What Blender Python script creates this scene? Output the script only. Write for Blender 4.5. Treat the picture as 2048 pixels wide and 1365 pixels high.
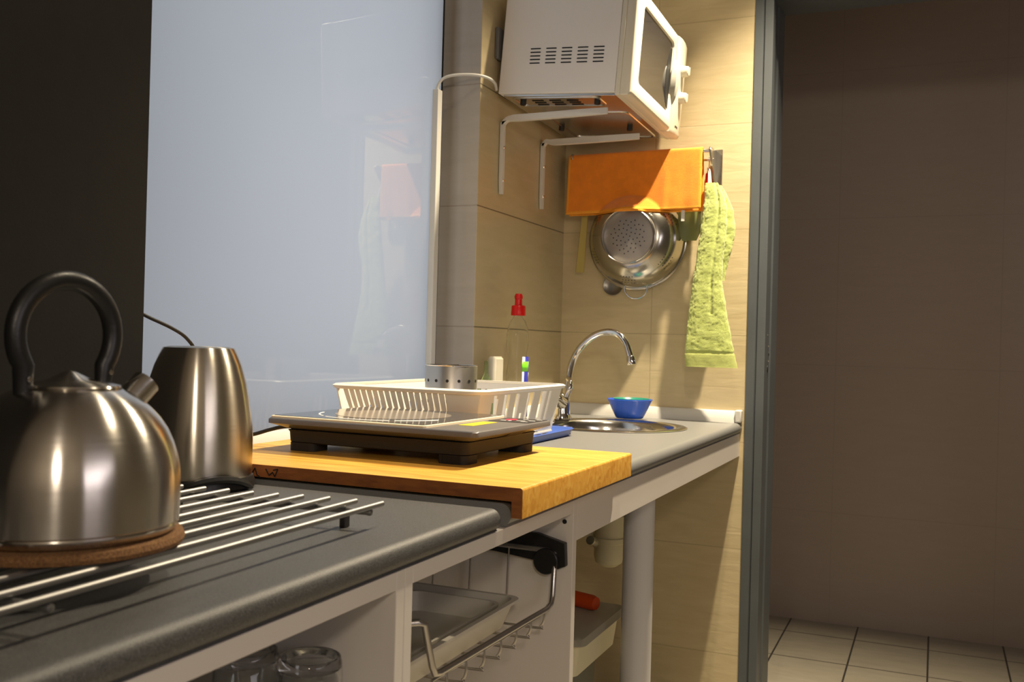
import bpy, bmesh, math, random
from mathutils import Vector, Matrix, noise
random.seed(7)
for o in list(bpy.data.objects): bpy.data.objects.remove(o)
S = bpy.context.scene
COL = S.collection

# ------------------------------------------------------------------ camera
def make_camera():
    yaw, pitch, roll, f = 23.5026, .1065, 1.5432, 1952.71
    a, b, r = map(math.radians, (yaw, pitch, roll))
    fw = Vector((-math.sin(a)*math.cos(b), math.cos(a)*math.cos(b), math.sin(b)))
    rt0 = Vector((math.cos(a), math.sin(a), 0)); up0 = rt0.cross(fw)
    rt = rt0*math.cos(r) + up0*math.sin(r)
    up = up0*math.cos(r) - rt0*math.sin(r)
    # the picture's verticals lean right at the top: the camera is rolled the other way
    cam = bpy.data.cameras.new('camera'); co = bpy.data.objects.new('camera', cam); COL.objects.link(co)
    m = Matrix((rt, up, -fw)).transposed().to_4x4(); m.translation = Vector((1.0455, 0, 1.1072)); co.matrix_world = m
    cam.sensor_fit = 'HORIZONTAL'; cam.sensor_width = 22.3; cam.lens = f/2048*22.3
    cam.clip_start = .02; cam.clip_end = 50
    cam.dof.use_dof = True; cam.dof.focus_distance = 1.75; cam.dof.aperture_fstop = 6.3
    S.camera = co
make_camera()

# ------------------------------------------------------------------ light
S.view_settings.view_transform = 'Standard'; S.view_settings.look = 'None'
S.view_settings.gamma = 1; S.view_settings.use_curve_mapping = False
S.view_settings.exposure = 0.0
W = bpy.data.worlds.new('dusk_sky'); S.world = W; W.use_nodes = True
bg = W.node_tree.nodes['Background']; bg.inputs[0].default_value = (.80, .85, .93, 1); bg.inputs[1].default_value = .96

def point(name, loc, power, col, r=.03):
    l = bpy.data.lights.new(name, 'POINT'); l.energy = power; l.color = col; l.shadow_soft_size = r
    o = bpy.data.objects.new(name, l); o.location = loc; COL.objects.link(o); return o
def spot(name, loc, to, power, col, r=.03, ang=100, blend=.6):
    l = bpy.data.lights.new(name, 'SPOT'); l.energy = power; l.color = col; l.shadow_soft_size = r
    l.spot_size = math.radians(ang); l.spot_blend = blend
    o = bpy.data.objects.new(name, l); o.location = loc; COL.objects.link(o)
    o.rotation_euler = (Vector(to)-Vector(loc)).to_track_quat('-Z', 'Y').to_euler(); return o
WARM = (1, .84, .60)
spot('ceiling_spot_sink', (.80, 2.45, 2.60), (.71, 2.13, .9), 395, WARM, .022, 94, .85)
spot('ceiling_spot_counter', (.72, 1.34, 2.60), (.62, 1.30, .9), 66, WARM, .022, 112, 1)
point('standing_lamp', (1.75, -1.2, 1.86), 40, (1, .85, .68), .12)
def window_light(name, loc, to, sx, sy, power, col):
    l = bpy.data.lights.new(name, 'AREA'); l.shape = 'RECTANGLE'; l.size = sx; l.size_y = sy; l.energy = power; l.color = col
    o = bpy.data.objects.new(name, l); o.location = loc; COL.objects.link(o)
    o.rotation_euler = (Vector(to)-Vector(loc)).to_track_quat('-Z', 'Z').to_euler()
window_light('side_window_daylight', (2.58, .3, 1.45), (0, .6, 1.1), .6, 1.5, 10, (1.0, .90, .94))
point('hall_fill', (2.35, 3.2, 1.55), 4.0, (.92, .80, .92), .15)  # added out of view to lift the hall wall with purplish light

# ------------------------------------------------------------------ helpers
def setin(n, k, v):
    if k in n.inputs: n.inputs[k].default_value = v
def mat(name, col, rough=.5, metal=0, bump=0, bscale=200, var=0, vscale=20, trans=0, ior=1.45, coat=0, aniso=0, spec=.5, sheen=0, stretch=(1,1,1), col2=None, alpha=1):
    m = bpy.data.materials.new(name); m.use_nodes = True
    nt = m.node_tree; N = nt.nodes; L = nt.links; b = N['Principled BSDF']
    b.inputs['Base Color'].default_value = (*col, 1)
    b.inputs['Roughness'].default_value = rough; b.inputs['Metallic'].default_value = metal
    setin(b, 'Transmission Weight', trans); setin(b, 'IOR', ior); setin(b, 'Coat Weight', coat); setin(b, 'Coat Roughness', .05)
    setin(b, 'Anisotropic', aniso); setin(b, 'Specular IOR Level', spec); setin(b, 'Sheen Weight', sheen); setin(b, 'Alpha', alpha)
    tc = N.new('ShaderNodeTexCoord'); mp = N.new('ShaderNodeMapping'); mp.inputs['Scale'].default_value = stretch
    L.new(tc.outputs['Object'], mp.inputs[0])
    if var or col2:
        nz = N.new('ShaderNodeTexNoise'); nz.inputs['Scale'].default_value = vscale; nz.inputs['Detail'].default_value = 5
        L.new(mp.outputs[0], nz.inputs['Vector'])
        cr = N.new('ShaderNodeValToRGB'); c2 = col2 or tuple(min(1, c*(1+var)) for c in col); c1 = col if col2 else tuple(c*(1-var) for c in col)
        cr.color_ramp.elements[0].position = .35; cr.color_ramp.elements[1].position = .65
        cr.color_ramp.elements[0].color = (*c1, 1); cr.color_ramp.elements[1].color = (*c2, 1)
        L.new(nz.outputs[0], cr.inputs[0]); L.new(cr.outputs[0], b.inputs['Base Color'])
    if bump:
        nb = N.new('ShaderNodeTexNoise'); nb.inputs['Scale'].default_value = bscale; nb.inputs['Detail'].default_value = 4
        L.new(mp.outputs[0], nb.inputs['Vector'])
        bp = N.new('ShaderNodeBump'); bp.inputs['Strength'].default_value = bump; bp.inputs['Distance'].default_value = .002
        L.new(nb.outputs[0], bp.inputs['Height']); L.new(bp.outputs[0], b.inputs['Normal'])
    return m
ANISO_ROT = .25
def brushed(name, col, rough, stretch=(3, 3, 900), bump=.05, aniso=0.0):
    """brushed steel: fine grooves run around the body"""
    m = mat(name, col, rough, 1, aniso=aniso)
    nt = m.node_tree; N = nt.nodes; L = nt.links; b = N['Principled BSDF']
    tc = N.new('ShaderNodeTexCoord'); mp = N.new('ShaderNodeMapping'); mp.inputs['Scale'].default_value = stretch
    L.new(tc.outputs['Object'], mp.inputs[0])
    nz = N.new('ShaderNodeTexNoise'); nz.inputs['Scale'].default_value = 1; nz.inputs['Detail'].default_value = 3
    L.new(mp.outputs[0], nz.inputs['Vector'])
    mr = N.new('ShaderNodeMapRange'); mr.inputs[3].default_value = rough-.03; mr.inputs[4].default_value = rough+.03
    L.new(nz.outputs[0], mr.inputs[0]); L.new(mr.outputs[0], b.inputs['Roughness'])
    bp = N.new('ShaderNodeBump'); bp.inputs['Strength'].default_value = bump; bp.inputs['Distance'].default_value = .001
    L.new(nz.outputs[0], bp.inputs['Height']); L.new(bp.outputs[0], b.inputs['Normal'])
    if aniso:
        tg = N.new('ShaderNodeTangent'); tg.direction_type = 'RADIAL'; tg.axis = 'Z'; L.new(tg.outputs[0], b.inputs['Tangent']); setin(b, 'Anisotropic Rotation', ANISO_ROT)
    return m
def tile_mat(name, c1, c2, seam, zseams=True, pitch_z=.3, z0=.8444, axis=0, pitch_h=.6, h0=.2796, w=.0016, rough=.35, bump=.25):
    """large stone-look tiles with thin grout lines at fixed places of the wall"""
    m = bpy.data.materials.new(name); m.use_nodes = True
    nt = m.node_tree; N = nt.nodes; L = nt.links; b = N['Principled BSDF']; b.inputs['Roughness'].default_value = rough
    geo = N.new('ShaderNodeTexCoord'); sep = N.new('ShaderNodeSeparateXYZ'); L.new(geo.outputs['Object'], sep.inputs[0])
    def M(op, a, bb=None):
        n = N.new('ShaderNodeMath'); n.operation = op
        for i, v in enumerate((a, bb)):
            if v is None: continue
            if isinstance(v, (int, float)): n.inputs[i].default_value = v
            else: L.new(v, n.inputs[i])
        return n.outputs[0]
    def seamline(src, pitch, off):
        u = M('DIVIDE', M('SUBTRACT', src, off), pitch); fr = M('FRACT', M('ADD', u, 100.5))
        return M('LESS_THAN', M('MULTIPLY', M('ABSOLUTE', M('SUBTRACT', fr, .5)), pitch), w)
    s = seamline(sep.outputs[2] if axis != 2 else sep.outputs[1], pitch_z, z0)
    if pitch_h: s = M('MAXIMUM', s, seamline(sep.outputs[axis if axis != 2 else 0], pitch_h, h0))
    mp = N.new('ShaderNodeMapping'); mp.inputs['Scale'].default_value = (5, 5, 26) if axis != 2 else (5, 20, 5); L.new(geo.outputs['Object'], mp.inputs[0])
    nz = N.new('ShaderNodeTexNoise'); nz.inputs['Scale'].default_value = 1.6; nz.inputs['Detail'].default_value = 6; nz.inputs['Distortion'].default_value = .7; L.new(mp.outputs[0], nz.inputs['Vector'])
    cr = N.new('ShaderNodeValToRGB'); cr.color_ramp.elements[0].position = .3; cr.color_ramp.elements[1].position = .7
    cr.color_ramp.elements[0].color = (*c1, 1); cr.color_ramp.elements[1].color = (*c2, 1); L.new(nz.outputs[0], cr.inputs[0])
    mx = N.new('ShaderNodeMix'); mx.data_type = 'RGBA'; L.new(s, mx.inputs[0]); L.new(cr.outputs[0], mx.inputs[6]); mx.inputs[7].default_value = (*seam, 1)
    L.new(mx.outputs[2], b.inputs['Base Color'])
    h = M('SUBTRACT', M('MULTIPLY', nz.outputs[0], .6), s)
    bp = N.new('ShaderNodeBump'); bp.inputs['Strength'].default_value = bump; bp.inputs['Distance'].default_value = .003; L.new(h, bp.inputs['Height']); L.new(bp.outputs[0], b.inputs['Normal'])
    return m

def obj(name, bm, m, parent=None, smooth=True, label=None, ang=35, bevel=0, subsurf=0):
    me = bpy.data.meshes.new(name); bmesh.ops.recalc_face_normals(bm, faces=bm.faces[:]); bm.to_mesh(me); bm.free()
    for mm in (m if isinstance(m, (list, tuple)) else [m]): me.materials.append(mm)
    o = bpy.data.objects.new(name, me); COL.objects.link(o)
    if parent: o.parent = parent
    if smooth:
        for p in me.polygons: p.use_smooth = True
        try: me.set_sharp_from_angle(angle=math.radians(ang))
        except Exception: pass
    if bevel:
        bv = o.modifiers.new('bevel', 'BEVEL'); bv.width = bevel; bv.segments = 3; bv.limit_method = 'ANGLE'; bv.angle_limit = math.radians(40)
    if subsurf:
        sb = o.modifiers.new('sub', 'SUBSURF'); sb.levels = subsurf; sb.render_levels = subsurf
    if label: o['label'] = label
    return o
def tag(o, label, cat, group=None):
    o['label'] = label; o['category'] = cat
    if group: o['group'] = group
    return o
def thing(name, label, cat, loc, rz=0, group=None):
    """an Empty at the thing's base; children keep world coordinates through a baked inverse"""
    o = bpy.data.objects.new(name, None); COL.objects.link(o); o.empty_display_size = .05
    o.location = loc; o.rotation_euler = (0, 0, rz); return tag(o, label, cat, group)
def struct(name, bm, m, **k):
    o = obj(name, bm, m, **k); o['kind'] = 'structure'; return o
def rel(parent, x, y, z): return (x-parent.location.x, y-parent.location.y, z-parent.location.z)

def add_box(bm, x0, x1, y0, y1, z0, z1, mi=0, M=None):
    v = [bm.verts.new(((x0, x1)[i & 1], (y0, y1)[i >> 1 & 1], (z0, z1)[i >> 2 & 1])) for i in range(8)]
    for f in ((0, 2, 3, 1), (4, 5, 7, 6), (0, 1, 5, 4), (2, 6, 7, 3), (0, 4, 6, 2), (1, 3, 7, 5)):
        bm.faces.new([v[i] for i in f]).material_index = mi
    if M: bmesh.ops.transform(bm, matrix=M, verts=v)
    return v
def bx(*a, **k):
    bm = bmesh.new(); add_box(bm, *a, **k); return bm
def add_lathe(bm, prof, seg=48, M=None, mi=0, closed=False):
    """prof: (r, z) from bottom to top; r=0 closes the end"""
    rings = []; vs = []
    for r, z in prof:
        if r <= 1e-6: rings.append([bm.verts.new((0, 0, z))])
        else: rings.append([bm.verts.new((r*math.cos(2*math.pi*i/seg), r*math.sin(2*math.pi*i/seg), z)) for i in range(seg)])
        vs += rings[-1]
    pairs = list(zip(rings, rings[1:])) + ([(rings[-1], rings[0])] if closed else [])
    for a, b in pairs:
        for i in range(seg):
            j = (i+1) % seg
            if len(a) == 1 and len(b) == 1: continue
            if len(a) == 1: f = bm.faces.new((a[0], b[j], b[i]))
            elif len(b) == 1: f = bm.faces.new((a[i], a[j], b[0]))
            else: f = bm.faces.new((a[i], a[j], b[j], b[i]))
            f.material_index = mi
    if M: bmesh.ops.transform(bm, matrix=M, verts=vs)
    return vs
def lathe(prof, seg=48, M=None, **k):
    bm = bmesh.new(); add_lathe(bm, prof, seg, M, **k); return bm
def T(x, y, z): return Matrix.Translation((x, y, z))
def R(a, ax): return Matrix.Rotation(math.radians(a), 4, ax)
def smoothpath(pts, n=8):
    """Catmull-Rom through the points"""
    P = [Vector(p) for p in pts]; P = [P[0]*2-P[1]] + P + [P[-1]*2-P[-2]]; out = []
    for i in range(1, len(P)-2):
        for k in range(n):
            t = k/n; a, b, c, d = P[i-1:i+3]
            out.append(.5*((2*b)+(c-a)*t+(2*a-5*b+4*c-d)*t*t+(3*b-a-3*c+d)*t**3))
    out.append(P[-2]); return out
def add_tube(bm, pts, r, seg=12, cap=True, mi=0, flat=1.0, up=None, closed=False):
    P = [Vector(p) for p in pts]; n = len(P); rr = r if isinstance(r, (list, tuple)) else [r]*n
    rings = []; prev = None
    for i in range(n):
        if closed: t = (P[(i+1) % n]-P[i-1]).normalized()
        else: t = (P[min(i+1, n-1)]-P[max(i-1, 0)]).normalized()
        if prev is None:
            ref = Vector(up) if up else (Vector((0, 0, 1)) if abs(t.z) < .9 else Vector((1, 0, 0)))
            u = (ref-ref.dot(t)*t).normalized()
        else: u = (prev-prev.dot(t)*t).normalized()
        prev = u; w = t.cross(u)
        rings.append([bm.verts.new(P[i]+rr[i]*(math.cos(2*math.pi*k/seg)*u*flat+math.sin(2*math.pi*k/seg)*w)) for k in range(seg)])
    prs = list(zip(rings, rings[1:])) + ([(rings[-1], rings[0])] if closed else [])
    for a, b in prs:
        for k in range(seg):
            j = (k+1) % seg; bm.faces.new((a[k], a[j], b[j], b[k])).material_index = mi
    if cap and not closed:
        bm.faces.new(rings[0][::-1]).material_index = mi; bm.faces.new(rings[-1]).material_index = mi
def tube(pts, r, seg=12, **k):
    bm = bmesh.new(); add_tube(bm, pts, r, seg, **k); return bm
def add_prism(bm, poly, a0, a1, axis='y', mi=0):
    """poly of 2-D points swept along an axis; axis y: (x, z); axis x: (y, z); axis z: (x, y)"""
    def P(p, a): return {'y': (p[0], a, p[1]), 'x': (a, p[0], p[1]), 'z': (p[0], p[1], a)}[axis]
    A = [bm.verts.new(P(p, a0)) for p in poly]; B = [bm.verts.new(P(p, a1)) for p in poly]; n = len(poly)
    bm.faces.new(A).material_index = mi; bm.faces.new(B[::-1]).material_index = mi
    for i in range(n): bm.faces.new((A[i], B[i], B[(i+1) % n], A[(i+1) % n])).material_index = mi
    return A+B
def prism(poly, a0, a1, axis='y', **k):
    bm = bmesh.new(); add_prism(bm, poly, a0, a1, axis, **k); return bm
def rrect(x0, x1, y0, y1, r, n=5):
    out = []
    for cx, cy, a in ((x1-r, y1-r, 0), (x0+r, y1-r, 90), (x0+r, y0+r, 180), (x1-r, y0+r, 270)):
        for i in range(n+1):
            t = math.radians(a+90*i/n); out.append((cx+r*math.cos(t), cy+r*math.sin(t)))
    return out
def add_loft(bm, loops, cap0=True, cap1=True, mi=0):
    rs = [[bm.verts.new(p) for p in l] for l in loops]; n = len(rs[0])
    for a, b in zip(rs, rs[1:]):
        for i in range(n): bm.faces.new((a[i], a[(i+1) % n], b[(i+1) % n], b[i])).material_index = mi
    if cap0: bm.faces.new(rs[0][::-1]).material_index = mi
    if cap1: bm.faces.new(rs[-1]).material_index = mi
    return rs
def copy_tree(o, parent=None):
    c = o.copy(); COL.objects.link(c)
    if parent: c.parent = parent
    for ch in list(o.children): copy_tree(ch, c)
    return c

# ------------------------------------------------------------------ materials
TILE = tile_mat('beige_tile', (.53, .435, .255), (.60, .50, .305), (.45, .37, .215), bump=.45)
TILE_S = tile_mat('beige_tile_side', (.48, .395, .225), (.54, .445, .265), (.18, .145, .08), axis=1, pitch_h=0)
HALLTILE = tile_mat('hall_tile', (.42, .345, .29), (.435, .36, .30), (.39, .32, .265), pitch_z=.6, z0=.45, h0=.67, bump=.12, rough=.55)
FLOOR = tile_mat('floor_tile', (.36, .325, .25), (.42, .38, .295), (.05, .045, .04), axis=2, pitch_z=.33, z0=.02, pitch_h=.2609, h0=.5218, w=.0032, rough=.4, bump=.1)
def worktop_mat():
    m = mat('grey_worktop', (.075, .072, .068), .43, 0, bump=.24, bscale=900, spec=.5)
    nt = m.node_tree; N = nt.nodes; L = nt.links; b = N['Principled BSDF']
    tc = N.new('ShaderNodeTexCoord'); v = N.new('ShaderNodeTexNoise'); v.inputs['Scale'].default_value = 900; v.inputs['Detail'].default_value = 2; L.new(tc.outputs['Object'], v.inputs['Vector'])
    cr = N.new('ShaderNodeValToRGB'); e = cr.color_ramp.elements; e[0].position = .35; e[0].color = (.035, .036, .037, 1); e[1].position = .72; e[1].color = (.125, .124, .122, 1); L.new(v.outputs[0], cr.inputs[0]); L.new(cr.outputs[0], b.inputs['Base Color'])
    return m
WORKTOP = worktop_mat()
WORKTOP_FAR = mat('pale_grey_worktop', (.19, .19, .185), .36, 0, bump=.06, bscale=700, spec=.5, var=.12, vscale=900)
WHITE = mat('white_laminate', (.68, .635, .58), .4, var=.02, vscale=3)
WHITE_IN = mat('white_laminate_inside', (.66, .62, .55), .5, var=.02, vscale=3)
CREAM = mat('cream_plastic', (.80, .76, .66), .35, bump=.05, bscale=60)
WHITEP = mat('white_plastic', (.60, .59, .55), .35, bump=.04, bscale=90)
MWSIDE = mat('white_painted_steel', (.78, .745, .69), .45, bump=.1, bscale=900)
MWDOOR = mat('ivory_plastic', (.68, .63, .50), .35, bump=.03, bscale=50)
BLACKG = mat('dark_glass', (.012, .012, .016), .05, spec=.7, var=.1, vscale=4)
BLACK = mat('black_plastic', (.012, .012, .012), .38, bump=.1, bscale=300)
RUBBER = mat('black_rubber', (.015, .014, .013), .6, bump=.1, bscale=300)
DARKP = mat('dark_grey_paint', (.015, .014, .0125), .8, spec=.2, bump=.08, bscale=350, var=.04, vscale=30)
STEEL = brushed('brushed_steel', (.62, .585, .53), .21, bump=.0, aniso=.93)
STEEL2 = brushed('brushed_steel_warm', (.62, .57, .48), .24, bump=.0, aniso=.93)
CHROME = mat('chrome', (.78, .76, .72), .08, 1, bump=.01, bscale=30)
SATIN = mat('satin_steel_rod', (.34, .335, .325), .46, 1, bump=.05, bscale=500)
WIRE = mat('grey_wire', (.50, .48, .46), .28, .9, bump=.05, bscale=300)
SHEET = mat('zinc_sheet', (.62, .62, .60), .25, 1, bump=.15, bscale=25)
CORK = mat('cork', (.26, .13, .045), .85, bump=1, bscale=500, col2=(.15, .07, .025), vscale=500)
BRACKET = mat('white_bracket_paint', (.66, .63, .57), .4, bump=.03, bscale=50)
ALU = mat('grey_frame_paint', (.095, .107, .115), .42, .15, bump=.08, bscale=200, var=.06, vscale=9)
ORANGE = mat('orange_microfibre', (.95, .27, .006), .85, bump=.7, bscale=900, sheen=.4, var=.06, vscale=40)
ORANGE_HEM = mat('orange_hem', (.98, .38, .03), .8, bump=.8, bscale=600)
GREEN = mat('green_terry', (.44, .52, .13), .9, bump=1, bscale=700, sheen=.5, col2=(.52, .60, .18), vscale=60)
GREENB = mat('green_border', (.52, .58, .18), .85, bump=.7, bscale=400, stretch=(1, 1, 6))
RED = mat('red_plastic', (.62, .010, .008), .3, bump=.02, bscale=50)
ORANGEP = mat('orange_red_plastic', (.62, .07, .01), .4, bump=.02, bscale=50)
YELLOWP = mat('yellow_plastic', (.50, .40, .12), .45, bump=.02, bscale=50)
GREENP = mat('green_plastic', (.34, .38, .14), .3, trans=.6, bump=.02, bscale=50)
BLUEP = mat('blue_plastic', (.055, .115, .42), .35, bump=.02, bscale=60)
BLUET = mat('blue_bowl_plastic', (.03, .13, .72), .25, trans=.35, bump=.02, bscale=60)
TEALP = mat('teal_plastic', (.03, .28, .20), .3, trans=.2, bump=.02, bscale=60)
CLEAR = mat('clear_plastic', (.97, .98, .97), .04, trans=1, ior=1.2, bump=.01, bscale=30)
GLASS = mat('clear_glass', (.96, .98, .97), .0, trans=1, ior=1.45, bump=.004, bscale=20)
LBLUE = mat('label_blue', (.02, .025, .28), .4, var=.05)
LGREEN = mat('label_green', (.16, .62, .02), .4, var=.05)
LWHITE = mat('label_white', (.75, .78, .80), .4, var=.05)
COOKB = mat('grey_plastic_body', (.024, .021, .018), .6, spec=.25, bump=.08, bscale=400)
COOKT = mat('grey_plastic_top', (.125, .118, .118), .35, bump=.08, bscale=400)
COOKG = mat('glossy_glass_top', (.035, .045, .06), .06, spec=.6, var=.05, vscale=5)
RINGG = mat('heating_zone_print', (.24, .21, .18), .12, spec=.6, var=.05, vscale=12)
TRIM = mat('cream_trim', (.90, .78, .58), .3, bump=.02, bscale=60)
STICK = mat('yellow_sticker', (.80, .62, .02), .5, var=.04)
PRINTW = mat('white_print', (.8, .8, .78), .5, var=.02)
PRINTR = mat('red_print', (.75, .03, .08), .4, var=.02)
INK = mat('burnt_ink', (.012, .006, .003), .8, var=.1)
SIPHON = mat('ivory_pipe', (.55, .50, .33), .4, bump=.02, bscale=60)
PLASTER = mat('plaster', (.27, .245, .21), .8, bump=.2, bscale=80, var=.03, vscale=5)
GAPB = mat('black_frame', (.006, .006, .006), .6, bump=.05, bscale=100)
DARKITEM = mat('dark_brown_plastic', (.02, .014, .01), .35, bump=.3, bscale=60)
def wood_mat():
    m = bpy.data.materials.new('pine_board'); m.use_nodes = True; nt = m.node_tree; N = nt.nodes; L = nt.links; b = N['Principled BSDF']
    b.inputs['Roughness'].default_value = .38
    tc = N.new('ShaderNodeTexCoord'); mp = N.new('ShaderNodeMapping'); mp.inputs['Scale'].default_value = (2.2, 22, 22); L.new(tc.outputs['Object'], mp.inputs[0])
    nz = N.new('ShaderNodeTexNoise'); nz.inputs['Scale'].default_value = 3; nz.inputs['Detail'].default_value = 8; nz.inputs['Distortion'].default_value = 1.2; L.new(mp.outputs[0], nz.inputs['Vector'])
    cr = N.new('ShaderNodeValToRGB'); e = cr.color_ramp.elements; e[0].position = .25; e[0].color = (.58, .25, .03, 1); e[1].position = .75; e[1].color = (.86, .52, .11, 1)
    k = e.new(.5); k.color = (.76, .39, .06, 1)
    L.new(nz.outputs[0], cr.inputs[0])
    vo = N.new('ShaderNodeTexVoronoi'); vo.inputs['Scale'].default_value = 5.5; mp2 = N.new('ShaderNodeMapping'); mp2.inputs['Scale'].default_value = (1, 2.2, 1); L.new(tc.outputs['Object'], mp2.inputs[0]); L.new(mp2.outputs[0], vo.inputs['Vector'])
    r2 = N.new('ShaderNodeValToRGB'); q = r2.color_ramp.elements; q[0].position = .03; q[0].color = (.10, .10, .10, 1); q[1].position = .075; q[1].color = (0, 0, 0, 1); L.new(vo.outputs['Distance'], r2.inputs[0])
    mx = N.new('ShaderNodeMix'); mx.data_type = 'RGBA'; L.new(cr.outputs[0], mx.inputs[6]); mx.inputs[7].default_value = (.22, .06, .01, 1)
    mm = N.new('ShaderNodeMath'); mm.operation = 'MULTIPLY'; mm.inputs[1].default_value = 7; L.new(r2.outputs[0], mm.inputs[0]); L.new(mm.outputs[0], mx.inputs[0])
    L.new(mx.outputs[2], b.inputs['Base Color'])
    bp = N.new('ShaderNodeBump'); bp.inputs['Strength'].default_value = .15; bp.inputs['Distance'].default_value = .001; L.new(nz.outputs[0], bp.inputs['Height']); L.new(bp.outputs[0], b.inputs['Normal'])
    return m
WOOD = wood_mat()
def pane_mats():
    """frosted sheet lit by the daylight behind it, with a glossy room side"""
    m = bpy.data.materials.new('frosted_glass'); m.use_nodes = True; nt = m.node_tree; N = nt.nodes; L = nt.links
    for n in list(N): N.remove(n)
    out = N.new('ShaderNodeOutputMaterial'); tr = N.new('ShaderNodeBsdfTranslucent'); tr.inputs[0].default_value = (.80, .81, .82, 1)
    df = N.new('ShaderNodeBsdfDiffuse'); df.inputs[0].default_value = (.35, .36, .38, 1)
    gl = N.new('ShaderNodeBsdfGlossy'); gl.inputs['Roughness'].default_value = .012; fr = N.new('ShaderNodeFresnel'); fr.inputs[0].default_value = 1.5
    nz = N.new('ShaderNodeTexNoise'); nz.inputs['Scale'].default_value = 2.0; tc = N.new('ShaderNodeTexCoord'); L.new(tc.outputs['Object'], nz.inputs['Vector'])
    cr = N.new('ShaderNodeValToRGB'); cr.color_ramp.elements[0].color = (.74, .76, .79, 1); cr.color_ramp.elements[1].color = (.84, .85, .86, 1); L.new(nz.outputs[0], cr.inputs[0]); L.new(cr.outputs[0], tr.inputs[0])
    a = N.new('ShaderNodeMixShader'); a.inputs[0].default_value = .12; L.new(tr.outputs[0], a.inputs[1]); L.new(df.outputs[0], a.inputs[2])
    c = N.new('ShaderNodeMixShader'); L.new(fr.outputs[0], c.inputs[0]); L.new(a.outputs[0], c.inputs[1]); L.new(gl.outputs[0], c.inputs[2]); L.new(c.outputs[0], out.inputs[0])
    k = bpy.data.materials.new('glass_outside'); k.use_nodes = True; nt = k.node_tree; N = nt.nodes; L = nt.links
    for n in list(N): N.remove(n)
    out = N.new('ShaderNodeOutputMaterial'); t = N.new('ShaderNodeBsdfTransparent'); L.new(t.outputs[0], out.inputs[0])
    return m, k
PANE, PANE_OUT = pane_mats()

# ================================================================== THE ROOM
E_ = 2.777      # end wall
struct('floor', bx(-.6, 3.0, -2.0, 4.3, -.05, 0), FLOOR, smooth=False)
struct('ceiling', bx(-.6, 3.0, -2.0, 4.3, 2.65, 2.7), PLASTER, smooth=False)
bm = bmesh.new()
add_box(bm, -.30, 0, 2.168, E_, 0, 2.65)
PILLAR = tile_mat('pier_tile', (.40, .355, .29), (.44, .39, .325), (.33, .28, .22), axis=1, pitch_h=0)
for f in bm.faces: f.material_index = 1 if f.normal.y < -.5 or f.calc_center_median().y < 2.17 else 0
struct('wall_left', bm, [TILE_S, PILLAR], smooth=False, bevel=.002)
bm = bmesh.new(); add_box(bm, -.30, -.09, 1.03, 2.168, 0, .90); add_box(bm, -.30, -.09, 1.03, 2.168, 2.45, 2.65)
add_box(bm, -.60, -.30, E_, 4.175, 0, 2.65); add_box(bm, -.6, -.3, -2.0, 1.0, 0, 2.65)
struct('wall_left_sill', bm, PLASTER, smooth=False)
struct('wall_far', bx(-.30, .557, E_, 2.95, 0, 2.65), TILE, smooth=False)
struct('wall_far_lintel', bx(.557, 3.0, 2.79, 2.95, 2.13, 2.65), PLASTER, smooth=False)
struct('wall_far_right', bx(1.60, 3.0, 2.79, 2.95, 0, 2.13), PLASTER, smooth=False)
struct('wall_right', bx(2.6, 2.7, -2.0, 4.3, 0, 2.65), PLASTER, smooth=False)
struct('wall_back', bx(-.6, 2.6, -2.05, -1.95, 0, 2.65), PLASTER, smooth=False)
struct('wall_hall', bx(-.6, 2.6, 4.175, 4.3, 0, 2.65), HALLTILE, smooth=False)
# dark painted pier standing in front of the window
struct('wall_pier', bx(-.60, .03, -1.95, 1.045, 0, 2.65), DARKP, smooth=False, bevel=.0015)
# window: frosted pane in a thin black frame
bm = bmesh.new(); add_box(bm, -.090, -.080, 1.0, 2.112, .93, 2.45)
for f in bm.faces: f.material_index = 0 if f.calc_center_median().x > -.0805 else 1
win = struct('window_1', bm, [PANE, PANE_OUT], smooth=False)
bm = bmesh.new(); add_box(bm, -.16, -.105, 2.112, 2.168, .90, 2.45); add_box(bm, -.13, -.081, 1.0, 2.112, .90, .932)
obj('window_frame', bm, GAPB, win, smooth=False)
# door frame: painted metal jamb with stepped profile
def door_frame():
    prof = [(.5575, 2.772), (.5800, 2.772), (.5815, 2.776), (.5840, 2.776), (.5855, 2.770), (.6080, 2.770), (.6080, 2.81), (.6045, 2.816), (.6045, 2.865), (.6085, 2.872), (.6120, 2.955), (.5575, 2.955)]
    bm = prism(prof, 0, 2.094, 'z')
    add_box(bm, .557, 1.65, 2.772, 2.955, 2.094, 2.16)
    add_prism(bm, [(1.60-(x-.557)+.045, y) for x, y in prof][::-1], 0, 2.095, 'z')
    o = struct('door_1', bm, ALU, smooth=False, bevel=.0012)
    # latch keeper: two dark slots and screws in the reveal
    for r, y, z, sc in ((.0045, 2.845, 1.052, 2.2), (.003, 2.858, 1.095, 1.8)):
        obj('latch_slot', lathe([(0, 0), (r, 0), (r, .0012), (0, .0012)], 16, T(.6047, y, z) @ R(90, 'Y') @ Matrix.Scale(sc, 4, (1, 0, 0))), GAPB, o)
    for z, y in ((1.075, 2.857), (1.118, 2.85), (1.15, 2.83)):
        obj('screw', lathe([(0, 0), (.0022, 0), (.0018, .0015), (0, .0018)], 10, T(.6047, y, z) @ R(90, 'Y')), CHROME, o)
    return o
door_frame()

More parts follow.
